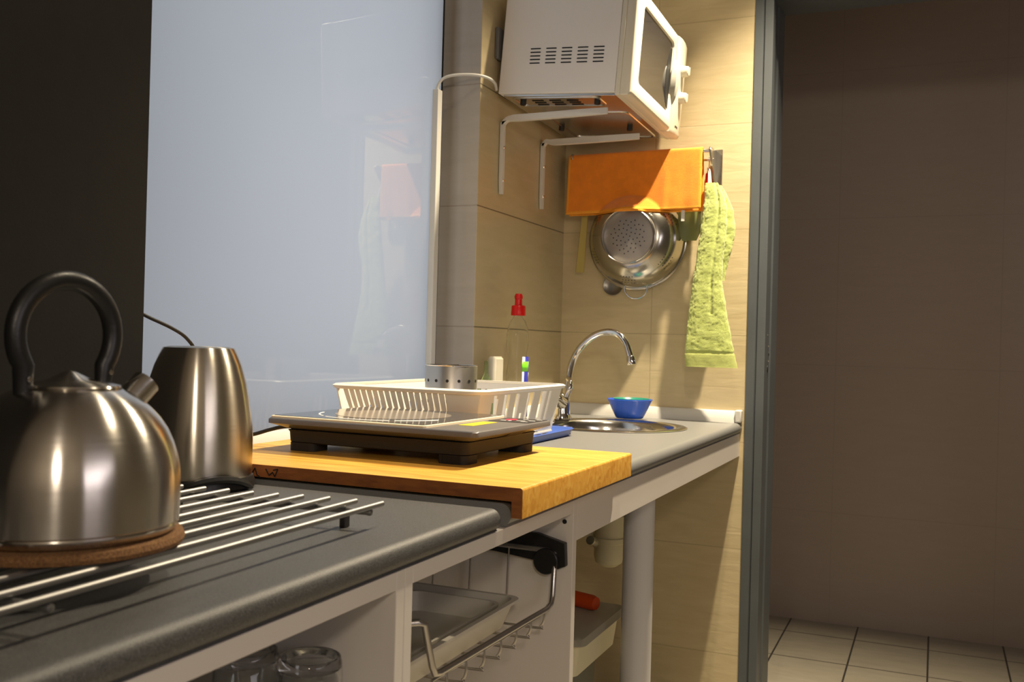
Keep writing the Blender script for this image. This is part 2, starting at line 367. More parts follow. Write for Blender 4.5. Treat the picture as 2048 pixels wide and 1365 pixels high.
# ================================================================== WORKTOPS, UPSTAND
F = .55
def bull(z0, z1, back, front=F):
    """worktop section with a rounded front nose"""
    r = (z1-z0)*.48; p = [(back, z0), (front-.012, z0)]
    cx, zc = front-r, z0+r
    p += [(front-r*.3, z0+.0008)]
    for i in range(0, 9):
        t = math.radians(-55+145*i/8); p.append((cx+r*math.cos(t), (z1-r)+r*math.sin(t) if t > 0 else zc+r*math.sin(t)))
    return p + [(back, z1)]
def near_worktop():
    prof = bull(.870, .898, 0); bm = bmesh.new(); loops = []
    for y, back in ((-.55, .031), (1.0455, .031), (1.0465, -.079), (1.1187, -.079)):
        loops.append([(back if i in (0, len(prof)-1) else x, y, z) for i, (x, z) in enumerate(prof)])
    add_loft(bm, loops)
    return tag(obj('worktop', bm, WORKTOP), 'near dark grey speckled worktop with rounded front edge, under the kettles', 'worktop', )
near_worktop()
def far_worktop():
    prof = bull(.870, .900, 0)
    # section list with the round sink opening cut by a boolean
    bm = bmesh.new(); loops = []
    for y, back in ((1.151, -.079), (2.1665, -.079), (2.1675, .001), (2.738, .001), (2.742, .001), (E_-.001, .001)):
        loops.append([(back if i in (0, len(prof)-1) else x, y, z) for i, (x, z) in enumerate(prof)])
    add_loft(bm, loops)
    o = obj('worktop', bm, WORKTOP_FAR)
    cm = bpy.data.meshes.new('cut'); c = lathe([(0, .80), (.175, .80), (.175, 1.0), (0, 1.0)], 64, T(.276, 2.41, 0)); bmesh.ops.recalc_face_normals(c, faces=c.faces[:]); c.to_mesh(cm); c.free()
    co = bpy.data.objects.new('cut', cm); COL.objects.link(co)
    md = o.modifiers.new('b', 'BOOLEAN'); md.object = co; md.operation = 'DIFFERENCE'; md.solver = 'EXACT'
    dg = bpy.context.evaluated_depsgraph_get(); me = bpy.data.meshes.new_from_object(o.evaluated_get(dg)); o.modifiers.clear(); o.data = me
    bpy.data.objects.remove(co)
    return tag(o, 'far grey speckled worktop with round sink cut in, ending at the door frame', 'worktop')
far_worktop()
def upstand():
    u = thing('upstand', 'low white plastic upstand strip where worktop meets the tiled corner and window', 'upstand', (.0, 2.5, .90))
    def pr(y0, y1, x0): return prism([(x0-u.location.x+a, z) for a, z in ((0, 0), (.022, 0), (.020, .010), (.013, .030), (.009, .033), (0, .033))], y0-2.5, y1-2.5)
    obj('side_strip', pr(2.1685, E_-.001, .0005), WHITEP, u)
    obj('window_strip', pr(1.122, 2.167, -.0795), WHITEP, u)
    bm = bmesh.new(); add_prism(bm, [(E_-.0005-2.5-a, z) for a, z in ((0, 0), (.022, 0), (.020, .010), (.013, .030), (.009, .033), (0, .033))], .0235, .532, 'x')
    obj('end_strip', bm, WHITEP, u)
    obj('end_cap', bx(.5325, .5515, E_-.026-2.5, E_-.0005-2.5, 0.0005, .036), WHITEP, u, bevel=.004)
upstand()

# ================================================================== BASE UNITS
def cabinet(y0, y1, label, hole=False):
    c = thing('base_cabinet', label, 'cabinet', (.28, (y0+y1)/2, .0))
    ox, oy = .28, (y0+y1)/2
    def b(name, x0, x1, a0, a1, z0, z1, m=WHITE, **k): return obj(name, bx(x0-ox, x1-ox, a0-oy, a1-oy, z0, z1), m, c, smooth=False, bevel=.0008, **k)
    bm = bx(.0325-ox, .545-ox, y0-oy, y0+.0165-oy, .0, .8695)
    obj('side_panel', bm, WHITE, c, smooth=False, bevel=.0008)
    bm = bx(.0325-ox, .545-ox, y1-.0165-oy, y1-oy, .0, .8695)
    sp = obj('side_panel', bm, WHITE, c, smooth=False, bevel=.0008)
    if hole:
        obj('screw_hole', lathe([(0, 0), (.0035, 0), (.0035, .0008), (0, .0008)], 14, T(.531-ox, y1-.0166-oy, .836) @ R(90, 'X')), GAPB, sp)
    b('top_rail', .529, .545, y0+.0166, y1-.0166, .8505, .8695)
    b('back_panel', .033, .037, y0+.0167, y1-.0167, .02, .8694, WHITE_IN)
    b('bottom_panel', .038, .543, y0+.0167, y1-.0167, .10, .116, WHITE_IN)
    b('shelf', .038, .50, y0+.0167, y1-.0167, .644, .660, WHITE_IN) if not hole else None
    return c
cabinet(.30, .8885, 'white open base cabinet with drinking glasses inside, nearest the camera')
cabinet(.8895, 1.4206, 'white open base cabinet holding the wire pull-out basket, left of the sink apron', True)
cab3 = tag(obj('apron_panel', bx(.529, .5445, 1.4216, 2.7765, .8055, .8695), WHITE, smooth=False, bevel=.0008), 'long white apron board under the worktop edge in front of the sink', 'apron')
# tubular leg
lg = thing('support_post', 'thick white tubular leg holding up the worktop beside the cabinet', 'post', (.478, 2.005, 0))
obj('tube', lathe([(0, .02), (.0325, .02), (.0325, .862), (0, .862)], 40), mat('white_tube', (.58, .57, .58), .3, bump=.02, bscale=30), lg)
obj('top_plate', lathe([(0, .862), (.045, .862), (.045, .8695), (0, .8695)], 32), WHITE, lg)
obj('foot', lathe([(0, 0), (.034, 0), (.034, .02), (0, .02)], 32), BLACK, lg)

# ================================================================== ROD RACK + TRIVET + STOVE KETTLE
def rod_rack():
    t = thing('rod_rack', 'long slatted steel-rod pan rest lying on the near worktop', 'pan rest', (.3617, .7168, .898))
    o = t.location
    tips = [(.4820, .9452), (.4484, .9436), (.4134, .9417), (.3803, .9371), (.3502, .9304), (.3176, .9265), (.2828, .9263), (.2504, .9233), (.2183, .9203), (.1858, .9175)]
    zc = .0257
    for x, y in tips:
        a = Vector((x-o.x, y-o.y, zc)); b = Vector((x+.0120-o.x, y-.560-o.y, zc))
        bm = bmesh.new(); d = (b-a).normalized(); add_tube(bm, [a, a+d*.0008, b-d*.0008, b], [.0023, .0031, .0031, .0023], 14)
        obj('rod', bm, SATIN, t)
    for (x0, y0), (x1, y1) in (((.4792, .9227), (.180, .895)), ((.4912, .4893), (.190, .462))):
        a = Vector((x0-o.x, y0-o.y, .0188)); b = Vector((x1-o.x, y1-o.y, .0188)); d = (b-a).normalized()
        bm = bmesh.new(); add_tube(bm, [a-d*.0035, a-d*.0028, a, a+d*.003, b, b+d*.0035], [.0012, .0033, .0040, .0034, .0034, .002], 14)
        obj('crossbar', bm, SATIN, t)
        for k in (.10, .83) if y0 > .7 else (.30, .83):
            p = a.lerp(b, k); bm = bmesh.new(); add_box(bm, p.x-.0035, p.x+.0035, p.y-.0055, p.y+.0055, 0.0002, .0180); obj('rubber_foot', bm, RUBBER, t, bevel=.001)
    return t
rod_rack()
KX, KY = .3737, .6093
tag(obj('cork_mat', lathe([(0, .9270), (.090, .9270), (.0950, .9285), (.0960, .932), (.0942, .9364), (.089, .9376), (0, .9376)], 64, T(KX, KY, 0)), CORK), 'round brown cork mat between the big stove kettle and the steel rods', 'trivet')
def stove_kettle():
    t = thing('stove_kettle', 'big round brushed steel stovetop kettle with tall black arched handle, on cork mat', 'kettle', (KX, KY, .9379)); t.scale = (.955,)*3
    P = [(0, 0), (.084, 0), (.0905, .0012), (.0935, .0045), (.0945, .0075), (.0938, .0090), (.0950, .0105), (.0954, .03), (.0952, .048), (.0942, .058), (.0922, .068), (.0885, .0795), (.0832, .091), (.0765, .101), (.068, .1105), (.0585, .1182), (.0490, .1240), (.0440, .1262)]
    obj('body', lathe(P+[(.0425, .1266), (0, .1266)], 96), STEEL, t)
    lid = obj('lid', lathe([(0, .1268), (.0425, .1268), (.0435, .1280), (.0425, .1296), (.036, .1315), (.026, .1330), (.020, .1340), (.0125, .1375), (.006, .1408), (.0025, .1418), (0, .1420)], 64), STEEL, t)
    h = Vector((.125, .992, 0)).normalized(); c = Vector((0, 0, 0))
    def hp(r, z): return (h.x*r, h.y*r, z-.930)
    # spout: short straight pipe
    a = Vector(hp(.046, 1.028)); b = Vector(hp(.081, 1.0600)); d = (b-a).normalized()
    M = Matrix.Translation(a) @ d.to_track_quat('Z', 'Y').to_matrix().to_4x4(); L = (b-a).length
    obj('spout', lathe([(.0150, 0), (.0140, .012), (.0134, L-.002), (.0136, L), (.0122, L), (.0118, L-.02), (0, L-.021)], 40, M), STEEL, t)
    # handle arch
    pts = []
    for k in range(0, 33):
        an = math.radians(-42+264*k/32); pts.append(hp(-.005+.0475*math.cos(an), 1.1035+.0485*math.sin(an)))
    pts = [hp(.0335, 1.0625)] + pts[1:-1] + [hp(-.0445, 1.052)]
    hd = obj('handle', tube(pts, [.0075]+[.0088]*(len(pts)-2)+[.0075], 20, flat=.95), BLACK, t)
    w = Vector((h.y, -h.x, 0))
    for r, z in ((.0355, 1.0705), (-.0440, 1.0655)):
        p = Vector(hp(r, z))+w*.0082; M = Matrix.Translation(p) @ w.to_track_quat('Z', 'Y').to_matrix().to_4x4()
        obj('rivet', lathe([(0, 0), (.0026, 0), (.0022, .0012), (0, .0018)], 14, M), CHROME, hd)
    for r, z, s in ((.040, 1.048, 1), (-.045, 1.045, 1)):
        p = Vector(hp(r, z)); bm = bmesh.new(); add_tube(bm, [p-Vector((0, 0, .010)), p+Vector((0, 0, .010))], .0062, 16); obj('handle_bracket', bm, STEEL, hd)
    return t
stove_kettle()

# ================================================================== ELECTRIC KETTLE
def electric_kettle():
    x, y = .114, 1.062
    t = thing('electric_kettle', 'brushed steel electric jug kettle on black base beside the dark pier', 'kettle', (x, y, .898))
    P = [(0, .0165), (.0745, .0165), (.0752, .019), (.0752, .045), (.0752, .066), (.0742, .082), (.0726, .096), (.0691, .120), (.0649, .143), (.0582, .167), (.0530, .180), (.0490, .1885), (.0475, .1910), (.0450, .1918), (0, .1918)]
    obj('body', lathe(P, 96), STEEL2, t)
    obj('lid', lathe([(0, .1919), (.043, .1919), (.041, .1926), (.02, .1930), (0, .1932)], 48), STEEL2, t)
    b = obj('power_base', lathe([(0, .0004), (.078, .0004), (.080, .003), (.079, .010), (.0765, .0163), (0, .0163)], 64), BLACK, t)
    # lifted tongue of the base at the front
    bm = bmesh.new(); sec = []
    for k in range(13):
        an = math.radians(-66+78*k/12); s = math.sin(math.pi*k/12); z = .004+.0155*s**.8
        ring = []
        for rr, zz in ((.0765, z-.004), (.0845, z-.005), (.0865, z-.001), (.0845, z+.0035), (.0765, z+.004)):
            ring.append((rr*math.cos(an), rr*math.sin(an), max(.0005, zz)))
        sec.append(ring)
    add_loft(bm, sec); obj('base_rim', bm, BLACK, b)
    # handle on the window side, hidden by the pier
    hp = smoothpath([(-.045, .030, .175), (-.068, .045, .172), (-.082, .055, .13), (-.080, .053, .07), (-.062, .041, .04)], 6)
    obj('handle', tube(hp, .007, 14, flat=1.3), BLACK, t)
    return t
electric_kettle()
tag(obj('power_cord', tube(smoothpath([(.004, 1.047, 1.142), (.012, 1.072, 1.130), (.018, 1.112, 1.1155), (.018, 1.145, 1.100), (.012, 1.172, 1.075), (-.002, 1.190, 1.02), (-.004, 1.17, .96), (-.01, 1.13, .915), (-.01, 1.10, .9035), (.02, 1.075, .903)], 8), .0026, 10), RUBBER), 'black cord arching from the dark pier down behind the electric kettle', 'cord')

# ================================================================== BOARD + INDUCTION HOB
def board():
    prof = [(-.02, .9045), (.5525, .9045), (.5525, .8830), (.568, .8830), (.568, .9185)]
    for k in range(1, 6):
        a = math.radians(90*k/5); prof.append((.568-.004+.004*math.cos(a), .9185+.004*math.sin(a)))
    prof += [(-.02, .9225)]
    t = thing('pastry_board', 'orange pine pastry board with lip hooked over the worktop edge, under the induction hob', 'board', (.27, 1.4, .9005))
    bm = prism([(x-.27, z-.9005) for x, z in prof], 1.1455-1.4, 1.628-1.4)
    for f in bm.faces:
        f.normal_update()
        if f.calc_center_median().y < 1.1456-1.4: f.material_index = 1  # front face coloured a darker brown than the rest of the board
    obj('panel', bm, [WOOD, mat('darker_front_face', (.20, .062, .014), .6, bump=.3, bscale=200, col2=(.30, .10, .02), vscale=30, stretch=(1, 1, 4))], t, bevel=.0006)
    for px in (.02, .48):
        for py in (1.19, 1.59): obj('rubber_pad', lathe([(0, .0001), (.012, .0001), (.012, .0039), (0, .0039)], 20, T(px-.27, py-1.4, 0)), RUBBER, t)
    bm = bmesh.new()   # dark burnt strokes on the edge
    def st(pts):
        for p, q in zip(pts, pts[1:]):
            a = Vector((p[0]-.27, 1.1452-1.4, p[1]+.001-.9005)); c = Vector((q[0]-.27, 1.1452-1.4, q[1]+.001-.9005)); add_tube(bm, [a, c], .0009, 6)
    st([(.135, .904), (.138, .914), (.144, .908), (.149, .916), (.153, .906), (.159, .903)])
    st([(.168, .916), (.174, .907), (.180, .912), (.184, .906), (.189, .917), (.181, .915)])
    obj('burn_mark', bm, INK, t)
    return t
board()
def hob():
    cx, cy, z = .247, 1.425, .9226
    t = thing('induction_hob', 'grey portable induction hob with dark glass top on the pine board', 'hob', (cx, cy, z), math.radians(-1.6))
    # local frame: x -.19..+.19, y -.137..+.137
    bm = bmesh.new(); add_loft(bm, [[(x, y, zz) for x, y in rrect(-.165+i, .165-i, -.115+i, .140-i, .014)] for zz, i in ((.0130, .004), (.0150, .0), (.030, -.001), (.034, -.003))])
    body = obj('body', bm, COOKB, t)
    bm = bmesh.new(); add_loft(bm, [[(x, y, zz) for x, y in rrect(-.192+i, .192-i, -.137+i, .150-i, .012)] for zz, i in ((.034, .028), (.0435, .003), (.0445, 0), (.0510, 0), (.0530, .002))])
    top = obj('top_housing', bm, COOKT, t, ang=50)
    # drooping chin under the control side
    bm = bmesh.new(); add_prism(bm, [(.155, .0435), (.188, .0440), (.176, .036), (.160, .031)], .0, .060, 'y'); obj('chin', bm, COOKB, top, bevel=.002)
    for sx, sy in ((-1, -1), (1, -1), (-1, 1), (1, 1)):
        px, py = (.1385 if sx > 0 else -.1385), (-.0910 if sy < 0 else .116)
        f = bmesh.new(); add_loft(f, [[(x, y, zz) for x, y in rrect(px-.026, px+.026, py-.0235, py+.0235, .013)] for zz in (.0002, .0135)])
        if sx > 0 and sy < 0:
            for k in range(14): add_box(f, px-.016+k*.0024, px-.0149+k*.0024, py-.0243, py-.0230, .0006, .0125)
        obj('foot', f, COOKB, t)
    bm = bmesh.new(); add_loft(bm, [[(x, y, zz) for x, y in rrect(-.187+i, .103-i, -.132+i, .148-i, .005)] for zz, i in ((.0526, 0), (.0560, 0), (.0568, .0015))]); obj('glass_trim', bm, TRIM, t)
    bm = bmesh.new(); add_loft(bm, [[(x, y, zz) for x, y in rrect(-.183, .099, -.128, .144, .004)] for zz in (.0565, .0575)]); gl = obj('glass_plate', bm, COOKG, t)
    # printed zone: pale disc, white arcs around it
    bm = bmesh.new(); add_lathe(bm, [(0, .0576), (.098, .0576), (.098, .0578), (0, .0578)], 64, T(-.042, .012, 0)); obj('heating_zone', bm, RINGG, gl)
    bm = bmesh.new()
    for a0, a1 in ((196, 236), (240, 300), (304, 340)):
        pts = [(-.042+.120*math.cos(math.radians(a)), .006+.120*math.sin(math.radians(a)), .0577) for a in range(a0, a1+1, 4)]
        add_tube(bm, pts, .0016, 8, flat=.35, up=(0, 0, 1))
    obj('zone_mark', bm, PRINTW, gl)
    s = obj('sticker', bx(.114, .140, -.048, .040, .0531, .0535), STICK, t); s.rotation_euler = (0, 0, 0)
    cp = obj('control_panel', bx(.112, .186, .062, .142, .0531, .0536), mat('control_black', (.03, .03, .033), .3, var=.05), t)
    bm = bmesh.new()
    for x, y, w, h in ((.125, .080, .010, .006), (.140, .078, .004, .010), (.150, .090, .016, .004), (.165, .075, .012, .004), (.168, .100, .012, .005), (.150, .118, .010, .004), (.172, .126, .010, .004), (.132, .100, .005, .005)):
        add_box(bm, x, x+w, y, y+h, .0537, .0540)
    obj('icon', bm, PRINTW, cp)
    obj('power_icon', lathe([(0, .0537), (.0095, .0537), (.0095, .0541), (0, .0541)], 24, T(.135, .105, 0) @ Matrix.Scale(1.5, 4, (0, 1, 0))), PRINTR, cp)
    return t
hob()
tag(obj('power_cord', tube(smoothpath([(.085, 1.36, .955), (.050, 1.352, .957), (.020, 1.347, .950), (-.012, 1.335, .940), (-.045, 1.29, .937), (-.05, 1.20, .936)], 8), .0032, 10), RUBBER), 'black cord leaving the back of the induction hob toward the window', 'cord')

# ================================================================== DRAINER, CUTLERY CUP, TRAY
def drainer():
    x0, x1, y0, y1, zt, zb = -.030, .303, 1.585, 2.030, 1.018, .9195
    cx, cy = (x0+x1)/2, (y0+y1)/2
    t = thing('dish_rack', 'cream plastic dish drainer with slatted side behind the induction hob', 'dish rack', (cx, cy, .908))
    def L(p, z): return [(x-cx, y-cy, z-.908) for x, y in p]
    # rim: rounded hollow lip
    bm = bmesh.new(); A = []
    for off, z in ((.0, zt-.006), (.004, zt-.008), (.010, zt-.006), (.012, zt-.001), (.008, zt+.002), (.0, zt+.002)):
        A.append(L(rrect(x0+.011-off, x1-.011+off, y0+.011-off, y1-.011+off, .030, 7), z))
    rs = [[bm.verts.new(p) for p in l] for l in A]; n = len(rs[0])
    for a, b in zip(rs, rs[1:]+rs[:1]):
        for i in range(n): bm.faces.new((a[i], a[(i+1) % n], b[(i+1) % n], b[i]))
    obj('rim', bm, CREAM, t, ang=70)
    ix0, ix1, iy0, iy1 = x0+.013, x1-.013, y0+.013, y1-.013           # top of walls
    bx0, bx1, by0, by1 = x0+.030, x1-.030, y0+.028, y1-.028           # foot of walls
    zt2 = zt-.004
    # near side: slats like blades
    n = 17
    for k in range(n):
        u = (k+.6)/n; xa = ix0+.012+(ix1-ix0-.03)*u*.80; xb = bx0+.022+(bx1-bx0-.02)*u*.82
        bm = bmesh.new(); w = .0052
        loops = []
        for s, ww in ((0, .0105), (.25, .0100), (.5, .0070), (.75, .0062), (1, .0066)):
            x = xa+(xb-xa)*s; y = iy0+(by0-iy0)*s; z = zt2+(zb-zt2)*s
            loops.append([(x-ww/2-cx, y-.001-cy, z-.908), (x+ww/2-cx, y-.001-cy, z-.908), (x+ww/2-cx, y+.0016-cy, z-.908), (x-ww/2-cx, y+.0016-cy, z-.908)])
        add_loft(bm, loops); obj('slat', bm, CREAM, t, smooth=False)
    # solid part of the near wall at its right end
    xr = ix0+.012+(ix1-ix0-.03)*.815
    bm = bmesh.new(); add_loft(bm, [[(a-cx, y-cy, z-.908) for a, y in ((p0, yy-.001), (p1, yy-.001), (p1, yy+.0014), (p0, yy+.0014))] for p0, p1, yy, z in ((xr, ix1, iy0, zt2), (bx0+(bx1-bx0)*.815, bx1, by0, zb))])
    obj('corner_wall', bm, CREAM, t, smooth=False)
    # end wall facing the room, with tall slots left between arched fins
    def panel(name, pts_top, pts_bot, holes):
        """ruled wall between two segments; holes: (u0,u1,v0,v1,arched) in wall coordinates"""
        (a0, a1), (b0, b1) = pts_top, pts_bot; bm = bmesh.new(); N1, N2 = 60, 14
        def P(u, v, d):
            p = Vector(a0).lerp(Vector(a1), u).lerp(Vector(b0).lerp(Vector(b1), u), v); return p
        e = (Vector(a1)-Vector(a0)).normalized(); dn = (Vector(b0)-Vector(a0)).normalized(); nn = e.cross(dn).normalized()*.0012
        def inside(u, v):
            for u0, u1, v0, v1, ar in holes:
                c = (u0+u1)/2; hw = (u1-u0)/2
                if abs(u-c) < hw and v0 < v < v1:
                    if ar and v < v0+.25 and ((u-c)/hw)**2+((v0+.25-v)/.25)**2 > 1: continue
                    return True
            return False
        V = {}
        def vert(i, j, s):
            if (i, j, s) not in V: V[(i, j, s)] = bm.verts.new(P(i/N1, j/N2, 0)+nn*s)
            return V[(i, j, s)]
        keep = {(i, j) for i in range(N1) for j in range(N2) if not inside((i+.5)/N1, (j+.5)/N2)}
        for i, j in keep:
            for s in (1, -1): bm.faces.new([vert(i, j, s), vert(i+1, j, s), vert(i+1, j+1, s), vert(i, j+1, s)])
            for (di, dj, p, q) in ((-1, 0, (0, 0), (0, 1)), (1, 0, (1, 0), (1, 1)), (0, -1, (0, 0), (1, 0)), (0, 1, (0, 1), (1, 1))):
                if (i+di, j+dj) not in keep:
                    bm.faces.new([vert(i+p[0], j+p[1], 1), vert(i+q[0], j+q[1], 1), vert(i+q[0], j+q[1], -1), vert(i+p[0], j+p[1], -1)])
        obj(name, bm, CREAM, t, smooth=False)
    def c3(x, y, z): return (x-cx, y-cy, z-.908)
    holes = [(.14, .205, .06, 1.1, True), (.265, .325, .06, 1.1, False), (.225, .25, .62, 1.1, True), (.395, .45, .06, 1.1, False), (.345, .375, .55, 1.1, True), (.475, .52, .50, 1.1, True), (.545, .63, .06, 1.1, False), (.715, .80, .06, 1.1, False), (.84, .875, .10, .95, False)]
    panel('room_wall', (c3(ix1, iy0, zt2), c3(ix1, iy1, zt2)), (c3(bx1, by0, zb), c3(bx1, by1, zb)), holes)
    panel('far_wall', (c3(ix1, iy1, zt2), c3(ix0, iy1, zt2)), (c3(bx1, by1, zb), c3(bx0, by1, zb)), [((k+.25)/16, (k+.7)/16, .15, .95, False) for k in range(16)])
    panel('window_wall', (c3(ix0, iy1, zt2), c3(ix0, iy0, zt2)), (c3(bx0, by1, zb), c3(bx0, by0, zb)), [(.2, .35, .3, .9, True), (.6, .75, .3, .9, True)])
    bm = bmesh.new()   # floor grid
    for k in range(17): add_box(bm, bx0-cx, bx1-cx, by0-cy+(by1-by0)*k/16-.002, by0-cy+(by1-by0)*k/16+.002, zb-.911, zb-.908)
    for k in range(5): add_box(bm, bx0-cx+(bx1-bx0)*k/4-.003, bx0-cx+(bx1-bx0)*k/4+.003, by0-cy, by1-cy, zb-.9115, zb-.9085)
    for sx in (bx0+.01, bx1-.01):
        for sy in (by0+.01, by1-.01): add_box(bm, sx-.006-cx, sx+.006-cx, sy-.006-cy, sy+.006-cy, 0, zb-.911)
    obj('base_grid', bm, CREAM, t, smooth=False)
    return t
drainer()
def tray():
    x0, x1, y0, y1 = -.03, .298, 1.655, 2.10
    cx, cy = (x0+x1)/2, (y0+y1)/2
    bm = bmesh.new(); A = []
    for off, z in ((-.006, .0005), (0, .001), (.006, .0150), (.0085, .0160), (.0070, .0172), (-.004, .0080), (-.02, .0068)):
        A.append([(x-cx, y-cy, z) for x, y in rrect(x0-off+.009, x1+off-.009, y0-off+.009, y1+off-.009, .018 if off > -.01 else .01)])
    add_loft(bm, A)
    # pouring tongue toward the sink
    add_loft(bm, [[(x-cx, y-cy, z) for x, z in ((.165, .0025), (.275, .0025), (.282, .0125), (.158, .0125))] for y in (2.097, 2.12)] + [[(x-cx, 2.205-cy, z) for x, z in ((.190, .0035), (.245, .0035), (.250, .0090), (.185, .0090))]])
    o = obj('drip_tray', bm, BLUEP, ang=40); o.location = (cx, cy, .9005)
    return tag(o, 'blue plastic drip tray under the dish drainer, pointing to the sink', 'tray')
tray()
def cup():
    x, y = .128, 1.800; t = thing('cutlery_cup', 'perforated stainless steel cutlery cup standing in the dish drainer', 'cutlery cup', (x, y, .9148))
    h = .1425; R_ = .0535
    bm = lathe([(0, 0), (R_, 0), (R_, h-.001), (R_-.0006, h), (R_-.0014, h-.001), (R_-.0014, .002), (0, .002)], 64)
    for z in (.028, .070, .112):
        for k in range(14):
            a = 2*math.pi*k/14+.1; add_lathe(bm, [(0, 0), (.0032, 0), (.0032, .0007), (0, .0007)], 12, R(math.degrees(a), 'Z') @ T(R_-.0003, 0, z) @ R(90, 'Y'), mi=1)
    obj('wall', bm, [mat('satin_steel_cup', (.55, .52, .47), .36, 1, bump=.05, bscale=200), GAPB], t)
    obj('rim', tube([((R_-.0007)*math.cos(2*math.pi*k/48), (R_-.0007)*math.sin(2*math.pi*k/48), h) for k in range(48)], .0011, 8, closed=True), CHROME, t)
cup()

# ================================================================== SINK + TAP + BOWLS
def sink():
    x, y = .276, 2.41; t = thing('sink', 'round stainless steel sink set into the far worktop', 'sink', (x, y, .9003))
    P = [(.199, .0002), (.200, .0016), (.196, .0035), (.188, .0045), (.178, .0040), (.171, .0010), (.166, -.006), (.1625, -.02), (.158, -.10), (.150, -.125), (.12, -.135), (.03, -.139), (.022, -.142), (0, -.142), (0, -.1432), (.023, -.1432), (.12, -.1365), (.152, -.127), (.1600, -.10), (.1640, -.02), (.170, -.0040), (.172, .0002)]
    bm = bmesh.new(); add_lathe(bm, P, 96, closed=True)
    obj('bowl', bm, mat('polished_steel', (.70, .68, .63), .16, 1, bump=.04, bscale=80), t)
    obj('drain', lathe([(0, -.1418), (.020, -.1418), (.021, -.1405), (.018, -.140), (0, -.1408)], 32), CHROME, t)
sink()
def tap():
    x, y = .118, 2.485; t = thing('mixer_tap', 'chrome kitchen mixer tap with high curved spout at the sink corner', 'tap', (x, y, .9045))
    z0 = .9045
    obj('base', lathe([(0, 0), (.027, 0), (.0275, .004), (.024, .010), (.022, .016), (.0215, .055), (.020, .064), (.016, .070), (0, .072)], 40), CHROME, t)
    # side valve body turned to the camera side
    bm = bmesh.new(); M = T(.004, -.008, .042) @ R(62, 'X') @ R(-20, 'Y'); add_lathe(bm, [(0, .0), (.018, 0), (.019, .02), (.021, .034), (.0195, .046), (.012, .054), (0, .056)], 36, M); obj('valve_body', bm, CHROME, t)
    bm = bmesh.new(); add_tube(bm, smoothpath([(.024, -.036, .062), (.034, -.034, .088), (.032, -.026, .104), (.018, -.016, .112)], 6), [.010]*6+[.0095]*6+[.008]*6+[.006], 16, flat=.75); obj('lever', bm, CHROME, t)
    S_ = [(.033, .0, .0), ]
    pts = smoothpath([(.012, 0, .062), (.013, .004, .095), (.020, .008, .145), (.040, .012, .190), (.075, .014, .224), (.113, .012, .238), (.150, .008, .233), (.172, .004, .212), (.183, .002, .188), (.189, .001, .170)], 7)
    bm = bmesh.new(); add_tube(bm, pts, [.0098]*20+[.0092]*(len(pts)-20), 20, cap=True); obj('spout', bm, CHROME, t)
    a = Vector((.188, .001, .176)); d = Vector((.006, -.001, -.030)).normalized(); M = Matrix.Translation(a) @ d.to_track_quat('Z', 'Y').to_matrix().to_4x4()
    obj('aerator', lathe([(0, 0), (.0098, 0), (.0118, .003), (.0122, .020), (.0110, .023), (0, .022)], 28, M), CHROME, t)
tap()
def bowls():
    o = obj('bowl', lathe([(0, 0), (.036, 0), (.039, .003), (.050, .025), (.0615, .050), (.0640, .0525), (.0625, .0535), (.0595, .0510), (.048, .027), (.037, .006), (0, .005)], 56), BLUET, ang=50)
    o.location = (.262, 2.640, .9010+.0045); tag(o, 'small blue plastic bowl standing at the back of the sink', 'bowl')
    p = obj('bowl', lathe([(0, 0), (.024, 0), (.026, .003), (.040, .022), (.050, .040), (.052, .0415), (.0505, .0425), (.048, .040), (.038, .024), (.025, .006), (0, .005)], 56), TEALP, ang=50)
    p.location = (.266, 2.642, .9185); tag(p, 'green plastic bowl nested inside the small blue bowl', 'bowl')
bowls()

# ================================================================== BOTTLES AT THE TILED WALL
def soap_bottle():
    x, y = .066, 2.288; t = thing('dish_soap_bottle', 'clear dish soap bottle with red push cap against the tiled wall', 'bottle', (x, y, .9005))
    # oval waisted body
    bm = bmesh.new(); loops = []
    for r, z in ((.030, 0), (.0345, .004), (.0350, .05), (.0345, .10), (.031, .135), (.0285, .155), (.030, .175), (.0335, .200), (.0340, .225), (.031, .245), (.0240, .262), (.0145, .272), (.013, .276)):
        loops.append([(r*math.cos(2*math.pi*k/40)*.78, r*math.sin(2*math.pi*k/40), z) for k in range(40)])
    add_loft(bm, loops); bd = obj('body', bm, CLEAR, t); q = bd.modifiers.new('shell', 'SOLIDIFY'); q.thickness = .0011; q.offset = -1
    obj('cap', lathe([(0, .2765), (.0185, .2765), (.0188, .279), (.0180, .300), (.0165, .302), (.010, .303), (.0095, .306), (.009, .318), (.0105, .320), (.0108, .326), (.008, .332), (0, .333)], 32), RED, t)
    # label wraps the room side of the body
    bm = bmesh.new()
    def arc(a0, a1, z0, z1, rr, mi):
        n = 10
        V = [[bm.verts.new((rr*math.cos(math.radians(a0+(a1-a0)*i/n))*.78, rr*math.sin(math.radians(a0+(a1-a0)*i/n)), z)) for i in range(n+1)] for z in (z0, z1)]
        for i in range(n): bm.faces.new((V[0][i], V[0][i+1], V[1][i+1], V[1][i])).material_index = mi
    arc(-22, 70, .02, .172, .0362, 0); arc(-34, -22.5, .02, .172, .0362, 2); arc(-36, 14, .135, .160, .0366, 1); arc(22, 44, .142, .160, .0366, 2); arc(18, 60, .118, .132, .0366, 2); arc(-15, 40, .05, .10, .0366, 2)
    l = obj('label', bm, [LBLUE, LGREEN, LWHITE], t, label='blue and green paper label')
    sd = l.modifiers.new('s', 'SOLIDIFY'); sd.thickness = .0003
soap_bottle()
